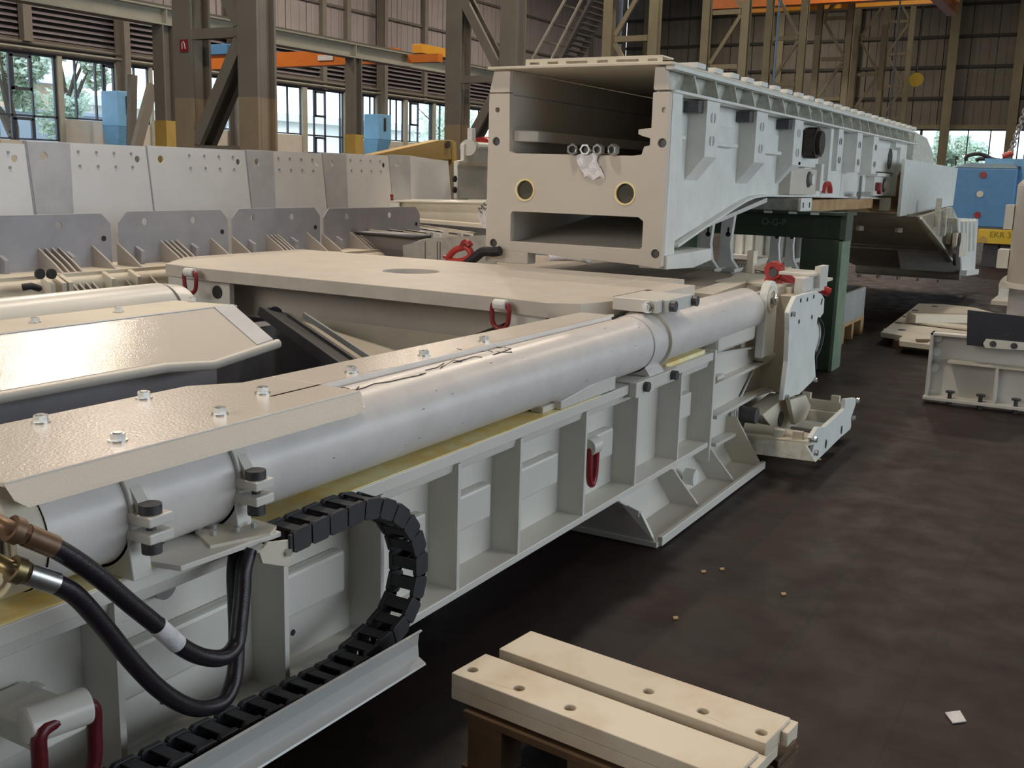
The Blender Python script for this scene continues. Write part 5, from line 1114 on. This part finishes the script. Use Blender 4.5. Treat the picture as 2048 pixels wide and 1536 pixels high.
# blue tank on yellow base hanging on a chain
bt=thing('blue_tank','bright blue steel block with hoses on top at the far right','tank',(25,2.8,.45))
a,b2,c,d=A(1907,330,0,25),A(2036,338,0,25),A(2030,462,0,25),A(1905,440,0,25)
part('body',M().box(25,27.5,b2.y,a.y,c.z+.05,a.z-.05),bluem,bt,bevel=.03)
part('top_rim',M().hexa([(25,b2.y,a.z-.05),(25,a.y,a.z-.05),(27.5,a.y,a.z-.05),(27.5,b2.y,a.z-.05),(25.1,b2.y+.1,a.z+.05),(25.1,a.y-.3,a.z+.05),(27.4,a.y-.3,a.z+.05),(27.4,b2.y+.1,a.z+.05)]),mat('dusty_blue',(.16,.24,.30),.6),bt)
part('bottom_rim',M().box(24.98,27.4,b2.y+.1,a.y-.1,c.z-.04,c.z+.05),cold,bt)
for q,m_ in (((1967,350),redm),((1960,388),cream),((1955,430),redm)):
    e=A(*q,0,24.99); part('plug',M().cyl(e-UX*.02,e,.07,12),m_,bt,smooth=.6)
for l in (((1932,322),(1935,312),(1960,308),(1985,318),(2000,320)),((1952,322),(1960,318),(1985,320))):
    part('hose',M().tube([A(*q,0,25.5) for q in l],.04,8,sub=4),rubber,bt,smooth=1.2)
part('valve_block',M().box(25.3,26,b2.y-.1,b2.y+.7,a.z+.0,a.z+.16),skyblue,bt); part('side_fitting',M().cyl((25.2,b2.y-.15,a.z-.3),(25.2,b2.y-.15,a.z+.25),.1,8),skyblue,bt,smooth=.6)
e=A(2005,313,0,25.4); part('red_valve',M().cyl(e,e+V((0,-.2,.08)),.06,8),brightred,bt)
yb=thing('yellow_cradle','yellow steel cradle with stencilled letters below the blue block','cradle',(25,2.4,.0))
a,b2=A(1957,458,0,24.9),A(2030,490,0,24.9)
part('beam',M().box(24.9,27.3,b2.y-.2,a.y,b2.z,a.z),yellow,yb,bevel=.01); part('left_beam',M().box(24.92,27.3,a.y,a.y+.12,b2.z+.02,a.z-.02),ochre,yb)
for x_ in (25.2,26.7):
    for y_ in (b2.y,a.y-.4): part('leg',M().box(x_,x_+.3,y_,y_+.3,0,b2.z),darksteel,yb)
text('stencil','EKR 30',.17,(24.895,A(1979,470,0,24.9).y,A(1979,474,0,24.9).z),-UY,UZ,mat('stencil_brown',(.25,.17,.02),.6),yb)
e=A(1966,479,0,24.88); part('round_plug',M().cyl(e,e+UX*.02,.08,12),ochre,yb)
chn=thing('hanging_chain','grey link chain hanging down to the blue block at the right edge','chain',(25.6,2,2.4))
a,b2=A(2014,325,0,25.7),A(2046,235,0,25.7); n=11; lk=None
part('sling_hook',M().tube([a+V((0,.05,.1)),a+V((0,.14,0)),a+V((0,.05,-.14)),a+V((0,-.08,-.06))],.035,8,sub=3),galv,chn,smooth=1)
for k in range(40):
    c=a.lerp(b2,(k+.5)/n); d=(b2-a).normalized(); s_=(UX if k%2 else d.cross(UX).normalized())
    if c.z>13.5: break
    if k>16: break
    part('chain_link',M().tube([c+d*.075*math.cos(t_)+s_*.05*math.sin(t_) for t_ in [2*PI*i/8 for i in range(8)]],.018,6,closed=True),galv,chn,smooth=1)
# crate behind the green post
ct=thing('mesh_crate','grey metal crate with dark load on timber feet behind the green post','crate',(11.6,2.4,0))
part('side',M().box(11.4,12.5,2.50,2.53,.22,.55).box(11.4,11.43,2.5,3.2,.22,.55).box(11.4,12.5,3.17,3.2,.22,.55).box(12.47,12.5,2.5,3.2,.22,.55),galv,ct); part('load',M().box(11.44,12.45,2.55,3.15,.22,.5),dwood,ct)
part('timber_foot',M().box(11.4,11.55,2.5,3.2,.0,.18).box(11.9,12.0,2.5,3.2,0,.18).box(12.35,12.5,2.5,3.2,.0,.18).box(11.4,12.5,2.5,3.2,.18,.22),wood,ct)
# ================= FOREGROUND BARS ON A PALLET =================
zt_=.28
a,b2,c=A(903,1345,2,zt_),A(967,1305,2,zt_),A(1512,1502,2,zt_)
u=(c-b2); u.z=0; u.normalize(); v=V((-u.y,u.x,0)); 
if v.dot(b2-a)<0: v=-v
def loc(o,s,t,z): return V((o.x+u.x*s+v.x*t,o.y+u.y*s+v.y*t,z))
w1=(b2-a).dot(v)
def bar(name,o,L,w_,label,holes,z1,th,grp='steel bars on the pallet'):
    T=thing(name,label,'bar',(o.x,o.y,z1-th),grp)
    hs=[circ(loc(o,s_,t_,z1),u,v,.0165,18) for s_,t_ in holes]
    part('body',M().prism([loc(o,0,0,z1),loc(o,L,0,z1),loc(o,L,w_,z1),loc(o,0,w_,z1)],(0,0,-th*.55),hs),barm,T,bevel=.003)
    for s_,t_ in holes: part('hole_floor',M().cyl(loc(o,s_,t_,z1-.04),loc(o,s_,t_,z1-.03),.0168,18),bore,T)
    part('lower_body',M().prism([loc(o,.0,.0,z1-th*.55),loc(o,L-.0,.0,z1-th*.55),loc(o,L,w_*.55,z1-th*.55),loc(o,0,w_*.55,z1-th*.55)],(0,0,-th*.45)),barm,T,bevel=.003)
    part('rabbet_lip',M().prism([loc(o,L,w_*.6,z1-th*.12),loc(o,L+.02,w_*.6,z1-th*.12),loc(o,L+.02,w_*.97,z1-th*.12),loc(o,L,w_*.97,z1-th*.12)],(0,0,-th*.5)).prism([loc(o,L-.01,w_,z1-th*.2),loc(o,L+.015,w_,z1-th*.2),loc(o,L+.015,w_+.02,z1-th*.2),loc(o,L-.01,w_+.02,z1-th*.2)],(0,0,-th*.6)),barm,T,bevel=.002)
    return T
hh=[]
for q in ((945,1339),(1038,1376),(1140,1415)):
    p=A(*q,2,zt_)-a; hh.append((p.dot(u),p.dot(v)))
bar('slotted_steel_bar',a,(c-b2).dot(u),w1,'nearer thick cream steel bar with three holes on the pallet',hh,zt_,.08)
o2=A(998,1297,2,zt_); e2=A(1065,1262,2,zt_); w2=(e2-o2).dot(v); r2=A(1583,1440,2,zt_)
hh=[]
for q in ((1297,1382),(1406,1422),(1523,1464)):
    p=A(*q,2,zt_)-o2; hh.append((p.dot(u),p.dot(v)))
bar('slotted_steel_bar',o2,(r2-e2).dot(u),w2,'farther thick cream steel bar with rabbeted end on the pallet',hh,zt_,.08)
pl=thing('wooden_pallet','dark wooden pallet under the two cream steel bars','pallet',(a.x,a.y,0))
for k in range(3):
    t0=-.02+.16*k; part('deck_board',M().prism([loc(a,.06,t0,.19),loc(a,.88,t0,.19),loc(a,.88,t0+.13,.19),loc(a,.06,t0+.13,.19)],(0,0,-.022)),dwood,pl,bevel=.003)
for s_ in (.08,.42,.76):
    part('stringer_board',M().prism([loc(a,s_,-.02,.168),loc(a,s_+.12,-.02,.168),loc(a,s_+.12,.45,.168),loc(a,s_,.45,.168)],(0,0,-.022)),dwood,pl)
    for t0 in (-.02,.33): part('block',M().prism([loc(a,s_,t0,.146),loc(a,s_+.12,t0,.146),loc(a,s_+.12,t0+.1,.146),loc(a,s_,t0+.1,.146)],(0,0,-.126)),wood if s_==.42 else dwood,pl,bevel=.003)
for t0 in (-.02,.33): part('skid_board',M().prism([loc(a,.06,t0,.02),loc(a,.88,t0,.02),loc(a,.88,t0+.1,.02),loc(a,.06,t0+.1,.02)],(0,0,-.02)),dwood,pl)
# ================= LITTER ON THE FLOOR =================
chipm=mat('litter_pale',(.45,.30,.14),.6)
for k,q in enumerate(((1408,1145),(1445,1140),(1568,1190),(1915,1438),(1352,1238),(1640,920))):
    p=A(*q,2,.0); s_=.017 if k!=3 else .045; m=M().prism([p+V((s_*1.2,0,.002)),p+V((.3*s_,s_*.9,.002)),p+V((-s_,.2*s_,.002)),p+V((-.2*s_,-s_*.6,.002))],(0,0,.004))
    solo('litter',m,chipm if k!=3 else paper,['small tan chip on floor, left of a brighter one','small yellowish chip on floor below the skid','tiny pale chip on the open floor','flattened white paper scrap on the floor at lower right','tiny chip near the corner of the far steel bar','tiny crumb on floor by the step frame'][k],'litter')
